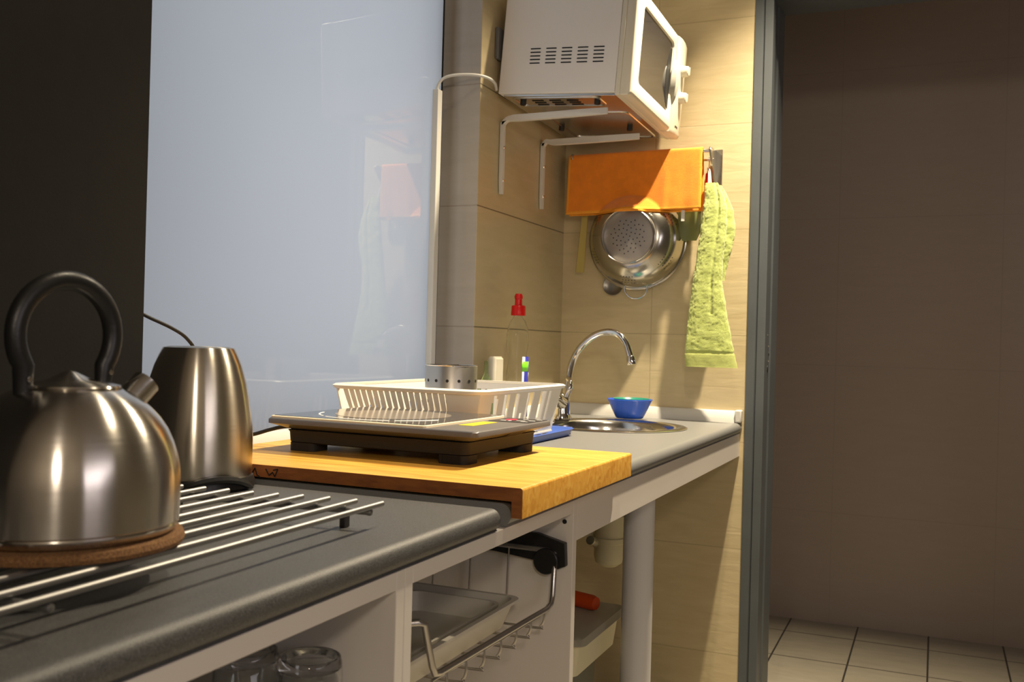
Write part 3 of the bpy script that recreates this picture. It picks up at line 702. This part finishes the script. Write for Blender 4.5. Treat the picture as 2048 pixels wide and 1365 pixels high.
def small_bottle(x, y, h, r, m, label, cat, name):
    o = obj(name, lathe([(0, 0), (r, 0), (r*1.02, .006), (r, h*.62), (r*.55, h*.78), (r*.35, h*.82), (r*.35, h*.93), (r*.42, h*.94), (r*.4, h), (0, h)], 32), m)
    o.location = (x, y, .9005); return tag(o, label, cat)
def white_tube():
    bm = bmesh.new(); add_loft(bm, [[(x, y, z) for x, y in rrect(-.013, .013, -.026, .026, .010)] for z in (0, .165)] + [[(x*.6, y, .1715) for x, y in rrect(-.013, .013, -.023, .023, .008)]])
    o = obj('scouring_tube', bm, mat('white_card', (.50, .46, .36), .5, var=.03)); o.location = (.036, 2.222, .9005)
    tag(o, 'pale flat white bottle against the tiles left of the clear dish soap bottle', 'bottle')
white_tube()
def green_bottle():
    o = obj('green_bottle', lathe([(0, 0), (.019, 0), (.020, .004), (.020, .095), (.010, .120), (.0045, .128), (.0045, .160), (0, .161)], 28), mat('pale_green_plastic', (.50, .62, .35), .1, trans=.9, ior=1.2, bump=.01, bscale=40))
    o.location = (.026, 2.1885, .9005)
    tag(o, 'slim translucent green bottle behind the dish drainer, left of the pale flat bottle', 'bottle')
green_bottle()

# ================================================================== MICROWAVE ON BRACKETS
def brackets():
    for y, zt, lab in ((2.2932, 1.690, 'white steel L-bracket under the microwave, the one nearer the window'), (2.5736, 1.684, 'white steel L-bracket under the microwave, the one nearer the corner')):
        w = .0155; prof = []
        path = smoothpath([(.006, 1.490), (.006, 1.655), (.0085, 1.672), (.018, 1.681), (.035, zt-.006), (.10, zt-.006), (.288, zt-.004)], 5)
        t = thing('microwave_bracket', lab, 'bracket', (0.0005, y, 1.49), 0)
        bm = bmesh.new(); loops = []
        n = len(path)
        for i, p in enumerate(path):
            a = path[max(0, i-1)]; b = path[min(n-1, i+1)]; tt = (b-a).normalized(); nx, nz = -tt.y, tt.x
            ww = w; th = .0048+.0034*min(1, max(0, (p.x-.012)/.03))
            if i < 2: ww = w*(.55 if i == 0 else 1)
            if i > n-3: ww = w*(.35 if i == n-1 else .8)
            loops.append([(p.x+nx*th*s1, s2*ww*.5*2*.5, p.y-1.49+nz*th*s1) for s1, s2 in ((-1, -1), (-1, 1), (1, 1), (1, -1))])
        add_loft(bm, loops); obj('arm', bm, BRACKET, t, bevel=.0015, ang=30)
        for z in (.035, .12): obj('screw', lathe([(0, 0), (.0040, 0), (.0032, .002), (0, .0026)], 14, T(.0108, 0, z) @ R(90, 'Y')), CHROME, t)
brackets()
def microwave():
    x0, x1, y0, y1, z0, z1 = .012, .320, 2.245, 2.728, 1.7185, 1.9785
    t = thing('microwave', 'white microwave oven on wall brackets above the orange cloth', 'microwave', (.17, 2.4865, z0-.012)); t.rotation_euler = (math.radians(-1.2), math.radians(3.6), 0)
    ox, oy, oz = .17, 2.4865, z0-.012
    t.location.x -= .001
    def B(name, a0, a1, b0, b1, c0, c1, m, par=t, **k): return obj(name, bx(a0-ox, a1-ox, b0-oy, b1-oy, c0-oz, c1-oz), m, par, **k)
    case = B('case', x0, x1, y0, y1, z0+.004, z1, MWSIDE, bevel=.002)
    bm = bmesh.new()
    for i in range(5):
        for j in range(5):
            xa = .0905+i*.0417-ox; zz = 1.7960+j*.0090-oz; add_prism(bm, [(p, q) for p, q in rrect(xa, xa+.0275, zz, zz+.0030, .0013, 3)], y0-.0006-oy, y0+.0002-oy, 'y')
    obj('side_vent', bm, GAPB, case, smooth=False)
    # metal underside with embossed frames
    B('underside', x0+.012, x1+.002, y0+.008, y1-.008, z0-.002, z0+.0045, SHEET, bevel=.001)
    bm = bmesh.new()
    for a0, a1, b0, b1 in ((x0+.03, x1-.05, y0+.02, y0+.10), (x0+.05, x1-.02, y0+.17, y1-.03)):
        add_tube(bm, [(x-ox, y-oy, z0-.002-oz) for x, y in rrect(a0, a1, b0, b1, .016, 4)], .0035, 8, closed=True, flat=.8)
    obj('embossed_frame', bm, SHEET, t)
    bm = bmesh.new()
    for r in range(3):
        for k in range(3): add_box(bm, x0+.075+k*.047-ox, x0+.105+k*.047-ox, y0+.045+r*.02-oy, y0+.052+r*.02-oy, z0-.0032-oz, z0-.0022-oz)
    obj('bottom_vent', bm, GAPB, t, smooth=False)
    for px, py in ((x0+.05, 2.2932), (.262, 2.2932), (x0+.05, 2.5736), (.262, 2.5736)):
        obj('foot', lathe([(0, -.0135), (.007, -.0135), (.008, -.012), (.008, -.002), (0, -.002)], 20, T(px-ox, py-oy, z0-oz)), RUBBER, t)
    # front: door with window recess, control panel
    yd = 2.622; xf = .362
    fr = B('front_frame', x1+.0006, .334, y0-.001, y1+.001, z0-.003, z1+.002, MWDOOR, bevel=.003)
    # door = frame around a dark window
    bm = bmesh.new()
    def ring(x, i, r): return [(x-ox, y-oy, z-oz) for y, z in rrect(y0-.001+i, yd+.0-i, z0-.003+i, z1+.002-i, r, 6)]
    def ringw(x, i): return [(x-ox, y-oy, z-oz) for y, z in rrect(2.296+i, 2.594-i, 1.7565+i, 1.9485-i, .016, 6)]
    add_loft(bm, [ring(.3345, 0, .004), ring(.354, 0, .004), ring(.360, .004, .006), ring(.362, .010, .008), ringw(.362, -.004), ringw(.3605, 0), ringw(.352, .003)], cap0=True, cap1=True)
    door = obj('door', bm, MWDOOR, t, ang=40)
    bm = bmesh.new(); add_loft(bm, [ringw(.3525, .004), ringw(.3560, .004)]); obj('door_window', bm, BLACKG, door, smooth=False)
    obj('handle_recess', prism([(2.590-oy-.040*math.cos(math.radians(a)), 1.850-oz+.082*math.sin(math.radians(a))) for a in range(-90, 91, 10)], .3562-ox, .3566-ox, 'x'), GAPB, door, smooth=False)
    # control panel, swelling outward
    bm = bmesh.new(); L_ = []
    for yy, xx in ((yd+.002, .3605), (yd+.012, .364), (yd+.035, .367), (yd+.07, .366), (y1-.006, .362), (y1+.001, .354)):
        L_.append([(.3345-ox, yy-oy, z0-.003-oz), (xx-.003-ox, yy-oy, z0-.003-oz), (xx-ox, yy-oy, z0+.004-oz), (xx-ox, yy-oy, z1-.006-oz), (xx-.003-ox, yy-oy, z1+.001-oz), (.3345-ox, yy-oy, z1+.001-oz)])
    add_loft(bm, L_); cp = obj('control_panel', bm, MWDOOR, t, ang=40)
    for zk in (1.8925, 1.8185):
        kb = obj('knob', lathe([(0, 0), (.017, 0), (.0172, .003), (.0155, .006), (.0145, .018), (.012, .0205), (0, .021)], 32, T(.366-ox, 2.672-oy, zk-oz) @ R(90, 'Y')), MWDOOR, cp)
        obj('pointer', bx(.387-ox, .3895-ox, 2.6705-oy, 2.6735-oy, zk-.011-oz, zk+.011-oz), MWDOOR, kb, bevel=.0006)
    # pull handle: upright bow between door and panel
    bm = bmesh.new(); L_ = []
    for k in range(13):
        u = k/12; zz = 1.787+.122*u; q = math.sin(math.pi*u)**.6; yl = yd-.004-.030*q-.002; xo = .3625+.015*q+.0005
        L_.append([(.3605-ox, yl-oy, zz-oz), (xo-.003-ox, yl+.002-oy, zz-oz), (xo-ox, (yl+yd-.004)/2-oy, zz-oz), (xo-.002-ox, yd-.005-oy, zz-oz), (.3605-ox, yd-.003-oy, zz-oz)])
    add_loft(bm, L_); obj('door_handle', bm, mat('grey_handle', (.42, .41, .36), .3, bump=.02), door)
    obj('brand_mark', bx(.3663, .3668, yd+.018, yd+.040, z0+.012, z0+.017) if False else bx(.3668-ox, .3674-ox, yd+.028-oy, yd+.052-oy, z0+.014-oz, z0+.019-oz), BLACK, cp)
    # little dark shadow gap fitting at the back (wall plug box)
    return t
microwave()
sk = thing('wall_socket', 'dark grey plug box on the tiled wall behind the microwave', 'socket', (.0005, 2.262, 1.862))
obj('box', bx(0, .011, -.020, .014, -.035, .045), mat('grey_box', (.16, .16, .155), .5, bump=.02), sk, bevel=.003)
# white cable trunking and cable
tag(obj('cable_trunking', bx(-.0795, -.064, 2.068, 2.090, .934, 1.712), WHITEP, bevel=.0015), 'slim white vertical cable trunking beside the frosted window', 'trunking')
tag(obj('cable', tube(smoothpath([(-.072, 2.079, 1.700), (-.072, 2.080, 1.722), (-.060, 2.088, 1.742), (-.035, 2.105, 1.752), (0, 2.135, 1.757), (.020, 2.165, 1.756), (.023, 2.20, 1.752), (.012, 2.235, 1.745)], 8), .0036, 12), WHITEP), 'white cable arching from the trunking to the back of the microwave', 'cable')

# ================================================================== TOWEL RAIL, CLOTH, TOWEL, UTENSILS
def rail():
    t = thing('towel_rail', 'chrome double towel rail on the tiled end wall', 'rail', (.25, E_, 1.64))
    ox, oy, oz = .25, E_, 1.64
    for x in (.052, .458):
        bm = bmesh.new()
        add_box(bm, x-ox-.010, x-ox+.018, -.006, -.0005, -.075, .032)
        # cheek reaching to the bars
        add_prism(bm, [(-.006, .028), (-.085, .026), (-.092, .018), (-.060, -.020), (-.020, -.062), (-.006, -.070)], x-ox-.003, x-ox+.002, 'x')
        obj('wall_bracket', bm, mat('satin_nickel', (.42, .40, .36), .25, 1, bump=.03), t, bevel=.0008)
    obj('bar', tube([(.048-ox, -.077, .0165), (.461-ox, -.077, .0165)], .0050, 16), CHROME, t)
    obj('bar', tube([(.048-ox, -.052, -.004), (.461-ox, -.052, -.004)], .0040, 16), CHROME, t)
    for x in (.08, .150, .235, .335, .385, .4475):
        bm = bmesh.new(); add_tube(bm, smoothpath([(x-ox, -.052, .0030), (x-ox, -.0465, -.001), (x-ox, -.046, -.018), (x-ox, -.050, -.034), (x-ox, -.060, -.037), (x-ox, -.066, -.028)], 4), .0016, 8); obj('hook', bm, CHROME, t)
rail()
def cloth():
    """microfibre cloth doubled over the front bar"""
    xl, xr = .041, .436; nx, ns = 110, 90; yb = 2.700; zt = 1.6625
    bm = bmesh.new(); rows = []
    zb_f, zb_b = 1.492, 1.486
    for j in range(ns+1):
        s = j/ns; row = []
        for i in range(nx+1):
            u = i/nx; x = xl+(xr-xl)*u
            nz_ = noise.noise(Vector((x*9, s*3, 1.3)))*.0030+noise.noise(Vector((x*26, s*7, 4.1)))*.0012
            fold = .0045*math.exp(-((x-.33-.02*s)/.012)**2)*min(1, abs(s-.45)*5) - .003*math.exp(-((x-.39)/.018)**2)
            if s < .47:     # front fall, bottom to top
                v = s/.47; z = zb_f+(zt-.006-zb_f)*v; off = -.0065-.004*(1-v); y = yb+off
                z += (.0035*u-.0040*(1-v)*(1-u))*(1)
                y -= (nz_+fold)*(1-v*.8)
            elif s < .53:
                a = (s-.47)/.06*math.pi; z = zt-.006+math.sin(a)*.0065+.0035*u; y = yb-math.cos(a)*.0065
            else:
                v = (1-s)/.47; z = zb_b+(zt-.006-zb_b)*v+.0035*u; y = yb+.0065+.004*(1-v)+nz_*(1-v)*.7
                x = x+.006*(1-v)*u
            cr = math.hypot(x-.236, z-1.419)
            if cr < .150:
                tb = ((.0, .108), (.079, .108), (.086, .094), (.095, .087), (.112, .073), (.127, .053), (.136, .031), (.150, .0))
                for (r0, d0), (r1, d1) in zip(tb, tb[1:]):
                    if r0 <= cr <= r1: dep = d0+(d1-d0)*(cr-r0)/(r1-r0); break
                y = min(y, 2.763-dep-(.0075 if s < .5 else .0030))
            # left and right edges swing a little
            x -= .0045*(1-min(1, (abs(s-.5)*2)))*0 + .004*(1-u)*(1-(s/.47) if s < .47 else 0)
            row.append(bm.verts.new((x, y, z)))
        rows.append(row)
    for a, b in zip(rows, rows[1:]):
        for i in range(nx):
            f = bm.faces.new((a[i], a[i+1], b[i+1], b[i]))
    me_i = 0
    for j, (a, b) in enumerate(zip(rows, rows[1:])): pass
    bm.faces.ensure_lookup_table()
    for k, f in enumerate(bm.faces):
        j, i = divmod(k, nx)
        if j < 2 or j > ns-3 or i < 2 or i > nx-3: f.material_index = 1
    o = obj('cleaning_cloth', bm, [ORANGE, ORANGE_HEM], ang=80)
    sd = o.modifiers.new('solid', 'SOLIDIFY'); sd.thickness = .0028; sd.offset = 0
    tag(o, 'orange microfibre cloth draped over the towel rail', 'cloth')
    g = obj('care_label', bx(.380, .3895, 2.6965, 2.6970, 1.4615, 1.492), mat('tag_white', (.72, .70, .64), .7, var=.05), o)
    return o
cloth()
def towel():
    """terry towel bunched at its hanging loop and widening downward"""
    rows = [(1.566, .4455, .4800, .010), (1.555, .4440, .486, .014), (1.52, .4425, .500, .019), (1.488, .4400, .508, .022), (1.42, .4330, .507, .024), (1.352, .4250, .5000, .024), (1.296, .4170, .4985, .023), (1.2125, .4075, .5120, .022), (1.13, .4015, .5290, .021), (1.085, .3990, .5400, .019), (1.054, .4040, .5470, .015)]
    def interp(z):
        for a, b in zip(rows, rows[1:]):
            if b[0] <= z <= a[0]:
                u = (a[0]-z)/(a[0]-b[0]); u = u*u*(3-2*u)*.4+u*.6
                return [a[k]+(b[k]-a[k])*u for k in (1, 2, 3)]
        return rows[-1][1:]
    bm = bmesh.new(); nz_, n = 170, 96; loops = []
    for j in range(nz_+1):
        z = 1.566-(1.566-1.054)*j/nz_; xl, xr, th = interp(z); cx = (xl+xr)/2; w = (xr-xl)/2; L_ = []
        band = z < 1.094
        for k in range(n):
            a = 2*math.pi*k/n; ca, sa = math.cos(a), math.sin(a)
            px = cx+w*math.copysign(abs(ca)**.75, ca); py = 2.700-th*.5*math.copysign(abs(sa)**.8, sa)*1.0
            v = Vector((px, py, z))
            d = noise.noise(v*45)*.0014+noise.noise(v*190)*.0010+noise.noise(v*380)*.0010
            if z > 1.2: d += -.004*math.exp(-((px-(cx+.012))/.004)**2)
            if band: d *= .35
            if abs(z-1.094) < .003: d -= .0015
            nn = Vector((ca*.7, -sa, 0)).normalized(); p = v+nn*d
            L_.append(p)
        loops.append(L_)
    rs = add_loft(bm, loops, mi=0)
    # back fold hanging to the right
    rows2 = [(1.560, .470, .487, .008), (1.53, .482, .505, .012), (1.49, .488, .5225, .014), (1.44, .488, .5290, .015), (1.40, .487, .5255, .014), (1.365, .487, .5160, .012), (1.33, .489, .5090, .009), (1.295, .4925, .5020, .005)]
    loops = []
    for j in range(91):
        z = 1.56-(1.56-1.295)*j/90; q = None
        for a, b in zip(rows2, rows2[1:]):
            if b[0] <= z+1e-6 and z <= a[0]+1e-6:
                u = (a[0]-z)/(a[0]-b[0]); q = [a[k]+(b[k]-a[k])*u for k in (1, 2, 3)]; break
        xl, xr, th = q or rows2[-1][1:]; cx = (xl+xr)/2; w = (xr-xl)/2; L_ = []
        for k in range(40):
            a = 2*math.pi*k/40; v = Vector((cx+w*math.cos(a), 2.712-th*.5*math.sin(a), z)); d = noise.noise(v*60)*.002+noise.noise(v*240)*.0010
            L_.append(v+Vector((math.cos(a), -math.sin(a), 0))*d)
        loops.append(L_)
    add_loft(bm, loops)
    for f in bm.faces:
        c = f.calc_center_median()
        if c.z < 1.092: f.material_index = 1
    o = obj('hand_towel', bm, [GREEN, GREENB], ang=80)
    tag(o, 'lime green terry hand towel hanging by its loop from the rail end', 'towel')
    obj('hanging_loop', tube(smoothpath([(.455, 2.700, 1.558), (.4525, 2.708, 1.585), (.4510, 2.716, 1.606), (.4545, 2.712, 1.600), (.461, 2.702, 1.560)], 6), .0014, 8, flat=1.8), WHITEP, o)
towel()
def colander():
    cx, cz = .236, 1.419
    t = thing('colander', 'round stainless steel colander hanging base outward under the orange cloth', 'colander', (cx, E_-.014, cz))
    M = R(90, 'X')      # local z -> world -y
    P = [(.146, .000), (.1475, .001), (.1475, .004), (.1445, .006), (.141, .006), (.139, .010), (.136, .030), (.127, .052), (.112, .072), (.095, .086), (.080, .0925)]
    inner = [(.0785, .0915), (.094, .0848), (.111, .0708), (.1255, .051), (.1345, .029), (.138, .009), (.141, .003)]
    bm = bmesh.new(); add_lathe(bm, P+[(0, .0935), (0, .0920)]+inner, 96, M, closed=True)
    ms = [mat('colander_steel', (.50, .48, .43), .19, 1, bump=.08, bscale=30), GAPB, mat('colander_base_steel', (.42, .39, .36), .48, 1, bump=.1, bscale=60)]
    for f in bm.faces:
        if f.calc_center_median().y < -.0915 and (f.calc_center_median().x**2+f.calc_center_median().z**2)**.5 < .06: f.material_index = 2
    bt = .0937
    for k in range(60):
        a = k*2.399963; r = .0072*math.sqrt(k+.3)
        if r > .052: continue
        add_lathe(bm, [(0, bt-.0004), (.0017, bt-.0004), (.0017, bt+.0001), (0, bt+.0001)], 8, M @ T(r*math.cos(a), r*math.sin(a), 0), mi=1)
    # side holes in clusters
    def wall_at(z):
        for (r0, z0), (r1, z1) in zip(P[5:], P[6:]):
            if z0 <= z <= z1: return r0+(r1-r0)*(z-z0)/(z1-z0), math.degrees(math.atan2(z1-z0, r0-r1))
        return P[-1][0], 20
    for cl in range(6):
        base = cl*60+25
        for i in range(3):
            for j in range(5):
                z = .045+i*.012; r, sl = wall_at(z); a = base+(j-2)*4.2+(i % 2)*2
                add_lathe(bm, [(0, 0), (.0016, 0), (.0016, .0004), (0, .0004)], 8, M @ R(a, 'Z') @ T(r, 0, z) @ R(sl, 'Y'), mi=1)
    obj('bowl', bm, ms, t)
    bm = bmesh.new(); add_lathe(bm, [(.074, .0905), (.079, .0925), (.0785, .106), (.0770, .1075), (.0755, .106), (.0735, .093)], 72, M, closed=True); obj('base_ring', bm, mat('steel_ring', (.62, .60, .56), .2, 1, bump=.02), t)
    for s in (-1, 1):
        pts = [(.034*math.cos(math.radians(a)), -.005, s*(.143+.030*math.sin(math.radians(a)))) for a in range(-20, 201, 11)]
        obj('handle', tube(pts, .0022, 10), CHROME, t)
colander()
def utensils():
    def hang(name, x, y, ztop, zneck, w, m, head=None, label='', cat='utensil', flat=.3):
        bm = bmesh.new(); add_tube(bm, [(x, y, ztop), (x, y, (ztop+zneck)/2), (x, y, zneck)], [w*.7, w*.6, w], 12, flat=flat, up=(0, 1, 0))
        if head: head(bm)
        return tag(obj(name, bm, m, ang=50), label, cat)
    def ladle_head(bm): add_lathe(bm, [(0, -.020), (.018, -.014), (.028, -.002), (.0315, .008), (.0300, .008), (.026, 0), (.016, -.011), (0, -.017)], 36, T(.164, 2.7668, 1.285) @ Matrix.Scale(.30, 4, (0, 1, 0)) @ R(80, 'X'))
    hang('ladle', .164, 2.7700, 1.60, 1.30, .005, mat('dark_steel', (.30, .29, .26), .32, .9, bump=.02), ladle_head, 'dark round ladle hanging behind the colander, only its bowl peeping out below', 'ladle')
    def spat(bm): add_loft(bm, [[(.080-.012*k+x*(1+.35*k), y+2.7405, 1.50-.178*k) for x, y in ((-.0090, -.0015), (.0090, -.0015), (.0090, .0015), (-.0090, .0015))] for k in (0, .25, .5, .75, 1)])
    hang('spatula', .082, 2.7405, 1.605, 1.49, .006, YELLOWP, spat, 'yellow flat spatula hanging at the left of the colander', 'spatula')
    bm = bmesh.new(); add_tube(bm, [(.392, 2.733, 1.60), (.392, 2.733, 1.52)], .006, 10, flat=.4, up=(0, 1, 0))
    add_loft(bm, [[(.396+x*s, y, z) for x, y in rrect(-.034, .034, 2.7305, 2.7355, .002, 2)] for z, s in ((1.53, .6), (1.50, 1), (1.44, 1), (1.41, .6))])
    tag(obj('skimmer', bm, GREENP, ang=50), 'translucent green plastic skimmer hanging between colander and green towel', 'skimmer')
    bm = bmesh.new(); add_tube(bm, smoothpath([(.4475, 2.7275, 1.612), (.4465, 2.728, 1.60), (.4455, 2.728, 1.585), (.4455, 2.728, 1.560), (.4455, 2.728, 1.50)], 4), [.004]*5+[.0075]*8+[.006]*4, 12, flat=.6, up=(0, 1, 0))
    tag(obj('brush', bm, RED, ang=60), 'red handled brush hanging behind the top of the green towel', 'brush')
utensils()

# ================================================================== UNDER THE WORKTOP
def basket():
    t = thing('wire_basket', 'grey wire pull-out basket on rollers inside the open cabinet', 'basket', (.28, 1.198, .66)); ox, oy, oz = .28, 1.198, .66
    def W_(name, pts, r, m=WIRE, n=8, **k): return obj(name, tube([(p[0]-ox, p[1]-oy, p[2]-oz) for p in pts], r, n, **k), m, t)
    ya, yb_, xf, xb = .958, 1.385, .522, .07
    def rnd(pts, n=4): return smoothpath(pts, n)
    # heavy front frame
    W_('front_bar', [(xf-.055, ya-.015, .7845), (xf-.004, ya+.014, .7890), (xf, ya+.020, .786), (xf+.001, ya+.038, .734), (xf+.002, ya+.044, .723), (xf+.002, ya+.055, .7205), (xf+.002, 1.26, .7155), (xf+.002, yb_-.030, .713), (xf+.002, yb_-.012, .717), (xf+.001, yb_-.004, .727), (xf, yb_+.004, .775), (xf-.002, yb_+.006, .788), (xf-.012, yb_+.007, .792), (.25, yb_+.007, .794), (xb, yb_+.007, .794)], .0042, n=12)
    W_('rear_bar', [(xb, ya, .794), (xb, yb_+.006, .794)], .003)
    W_('left_bar', [(xf-.055, ya-.012, .786), (xb, ya-.004, .794)], .003)
    W_('bottom_bar', [(xf-.010, ya+.06, .708), (xf-.010, yb_-.03, .700)], .0020)
    for k in range(7):
        y = ya+.075+k*.052; W_('floor_wire', rnd([(xf+.001, y, .716), (xf+.002, y, .701), (xf-.003, y, .690), (xf-.018, y, .686), (.30, y, .686), (.09, y, .686), (xb+.002, y, .70), (xb, y, .794)], 3), .0018)
    for k in range(6):
        x = .12+k*.065; W_('side_wire', rnd([(x, yb_+.006, .794), (x, yb_+.002, .71), (x, yb_-.004, .691), (x, yb_-.018, .6835), (x, 1.2, .6835), (x, ya+.02, .6835), (x, ya+.004, .69), (x, ya, .71), (x, ya-.003, .794)], 3), .0016)
    W_('strut', [(.49, ya+.006, .725), (.45, ya-.015, .650)], .0045, m=mat('dark_wire', (.12, .12, .12), .4, .8, bump=.02))
    for y0, y1_ in ((1.3925, 1.4035), (.9065, .9180)):
        bm = bmesh.new(); add_prism(bm, [(.06-ox, .808-oz), (.42-ox, .816-oz), (.490-ox, .816-oz), (.536-ox, .805-oz), (.538-ox, .770-oz), (.518-ox, .761-oz), (.498-ox, .773-oz), (.42-ox, .781-oz), (.06-ox, .781-oz)], y0-oy, y1_-oy, 'y'); obj('slide_rail', bm, BLACK, t, bevel=.001)
    for y in (1.3840, .9185):
        obj('roller', lathe([(0, 0), (.0185, 0), (.020, .002), (.020, .0065), (.0185, .0080), (0, .0080)], 32, T(.508-ox, y+.0082-oy, .776-oz) @ R(90, 'X')), BLACK, t)
    return t
basket()
def bin_(name, x0, x1, y0, y1, z0, z1, m, label, cat, lip=.006, th=.002, taper=.012):
    cx, cy = (x0+x1)/2, (y0+y1)/2
    t = bmesh.new(); L_ = []
    for off, z in ((-taper, 0), (0, z1-z0-.004), (lip, z1-z0-.004), (lip, z1-z0), (-th, z1-z0), (-taper-th, .003)):
        L_.append([(x-cx, y-cy, z) for x, y in rrect(x0-off, x1+off, y0-off, y1+off, .020, 5)])
    add_loft(t, L_); o = obj(name, t, m, ang=40); o.location = (cx, cy, z0); return tag(o, label, cat)
BINW = mat('white_bin_plastic', (.62, .58, .49), .4, bump=.03, bscale=40)
bin_('storage_tray', .10, .482, .985, 1.342, .6885, .7285, BINW, 'larger white plastic tray lying in the wire basket', 'tray')
bin_('storage_tray', .315, .464, 1.003, 1.322, .6920, .7235, BINW, 'narrow white plastic inner tray in the front half of the larger basket tray', 'tray', lip=.002, taper=.004)
def dark_tool():
    bm = bmesh.new(); add_tube(bm, smoothpath([(.145, 1.06, .704), (.20, 1.12, .712), (.235, 1.20, .714), (.26, 1.28, .710)], 6), [.008]*6+[.019]*8+[.010]*5, 12, flat=.6, up=(0, 0, 1))
    tag(obj('knife_roll', bm, DARKITEM), 'dark long utensil lying inside the larger white basket tray', 'utensil')
dark_tool()
tag(obj('flat_packet', bx(.0765, .089, .99, 1.34, .6885, .750), mat('olive_card', (.30, .24, .08), .7, var=.1), bevel=.003), 'olive coloured flat pack standing at the back of the wire basket', 'packet')
def tumbler(x, y, h, r, label):
    z = .6603; P = [(r*1.06, 0), (r*1.07, .0015), (r*1.0, h-.022), (r*.985, h-.006), (r*.955, h-.001), (r*.90, h), (r*.80, h-.0010), (r*.70, h-.0035), (0, h-.0040), (0, h-.012), (r*.80, h-.014), (r*.88, h-.020), (r*1.015, .001)]
    o = obj('drinking_glass', lathe(P, 56, closed=True), GLASS, ang=60)
    o.location = (x, y, z); return tag(o, label, 'glass', 'upturned glasses in the cabinet')
tumbler(.468, .834, .1230, .0325, 'upturned clear tumbler on the shelf, in front beside the cabinet partition')
tumbler(.405, .812, .1270, .0330, 'upturned clear tumbler standing farther back and left in the cabinet')
def siphon():
    t = thing('sink_trap', 'ivory plastic sink trap under the basin', 'trap', (.285, 2.41, .52))
    obj('bottle_trap', lathe([(0, .020), (.020, .020), (.034, .030), (.038, .045), (.038, .080), (.041, .082), (.041, .094), (.038, .096), (.038, .150), (.020, .158), (.018, .2365), (0, .2365)], 40), SIPHON, t)
    bm = bmesh.new(); add_tube(bm, [(-.03, 0, .105), (-.14, 0, .105), (-.2845, 0, .105)], .018, 20); obj('outlet_pipe', bm, SIPHON, t)
    bm = bmesh.new(); add_lathe(bm, [(0, 0), (.012, 0), (.013, .01), (.011, .035), (0, .036)], 20, T(-.020, -.06, .088) @ R(70, 'X')); obj('valve', bm, CHROME, t)
siphon()
def crate():
    c = bin_('storage_box', .10, .392, 1.88, 2.17, .425, .4955, mat('ivory_box', (.60, .56, .40), .4, bump=.03, bscale=40), 'ivory lidded plastic box stacked under the sink beside the cabinet', 'box', lip=.002, taper=.008)
    bm = bmesh.new(); add_loft(bm, [[(x-.246, y-2.025, z) for x, y in rrect(.085-i, .407+i, 1.865-i, 2.185+i, .02)] for i, z in ((.002, .0712), (.003, .0725), (-.006, .0830), (-.022, .0850))]); obj('lid', bm, mat('grey_ivory_lid', (.46, .43, .33), .4, bump=.03), c)
    o = obj('bottle', lathe([(0, 0), (.014, .0), (.017, .004), (.017, .12), (.014, .13), (0, .132)], 32, R(90, 'X') @ T(0, 0, -.066)), ORANGEP)
    o.location = (.300, 2.110, .5105+.0173); o.rotation_euler = (0, 0, math.radians(70)); tag(o, 'orange red plastic container lying on top of the ivory box', 'container')
    b = bin_('bin', .12, .36, 1.92, 2.11, .0005, .4235, mat('dark_green_bin', (.015, .02, .018), .35, bump=.05), 'dark lidded bin on the floor under the ivory box', 'bin')
    k = bmesh.new(); add_loft(k, [[(x-.24, y-2.015, z) for x, y in rrect(.12-i, .36+i, 1.92-i, 2.11+i, .02)] for i, z in ((.004, .412), (.004, .418), (-.02, .4225))]); obj('lid', k, BLACK, b)
crate()
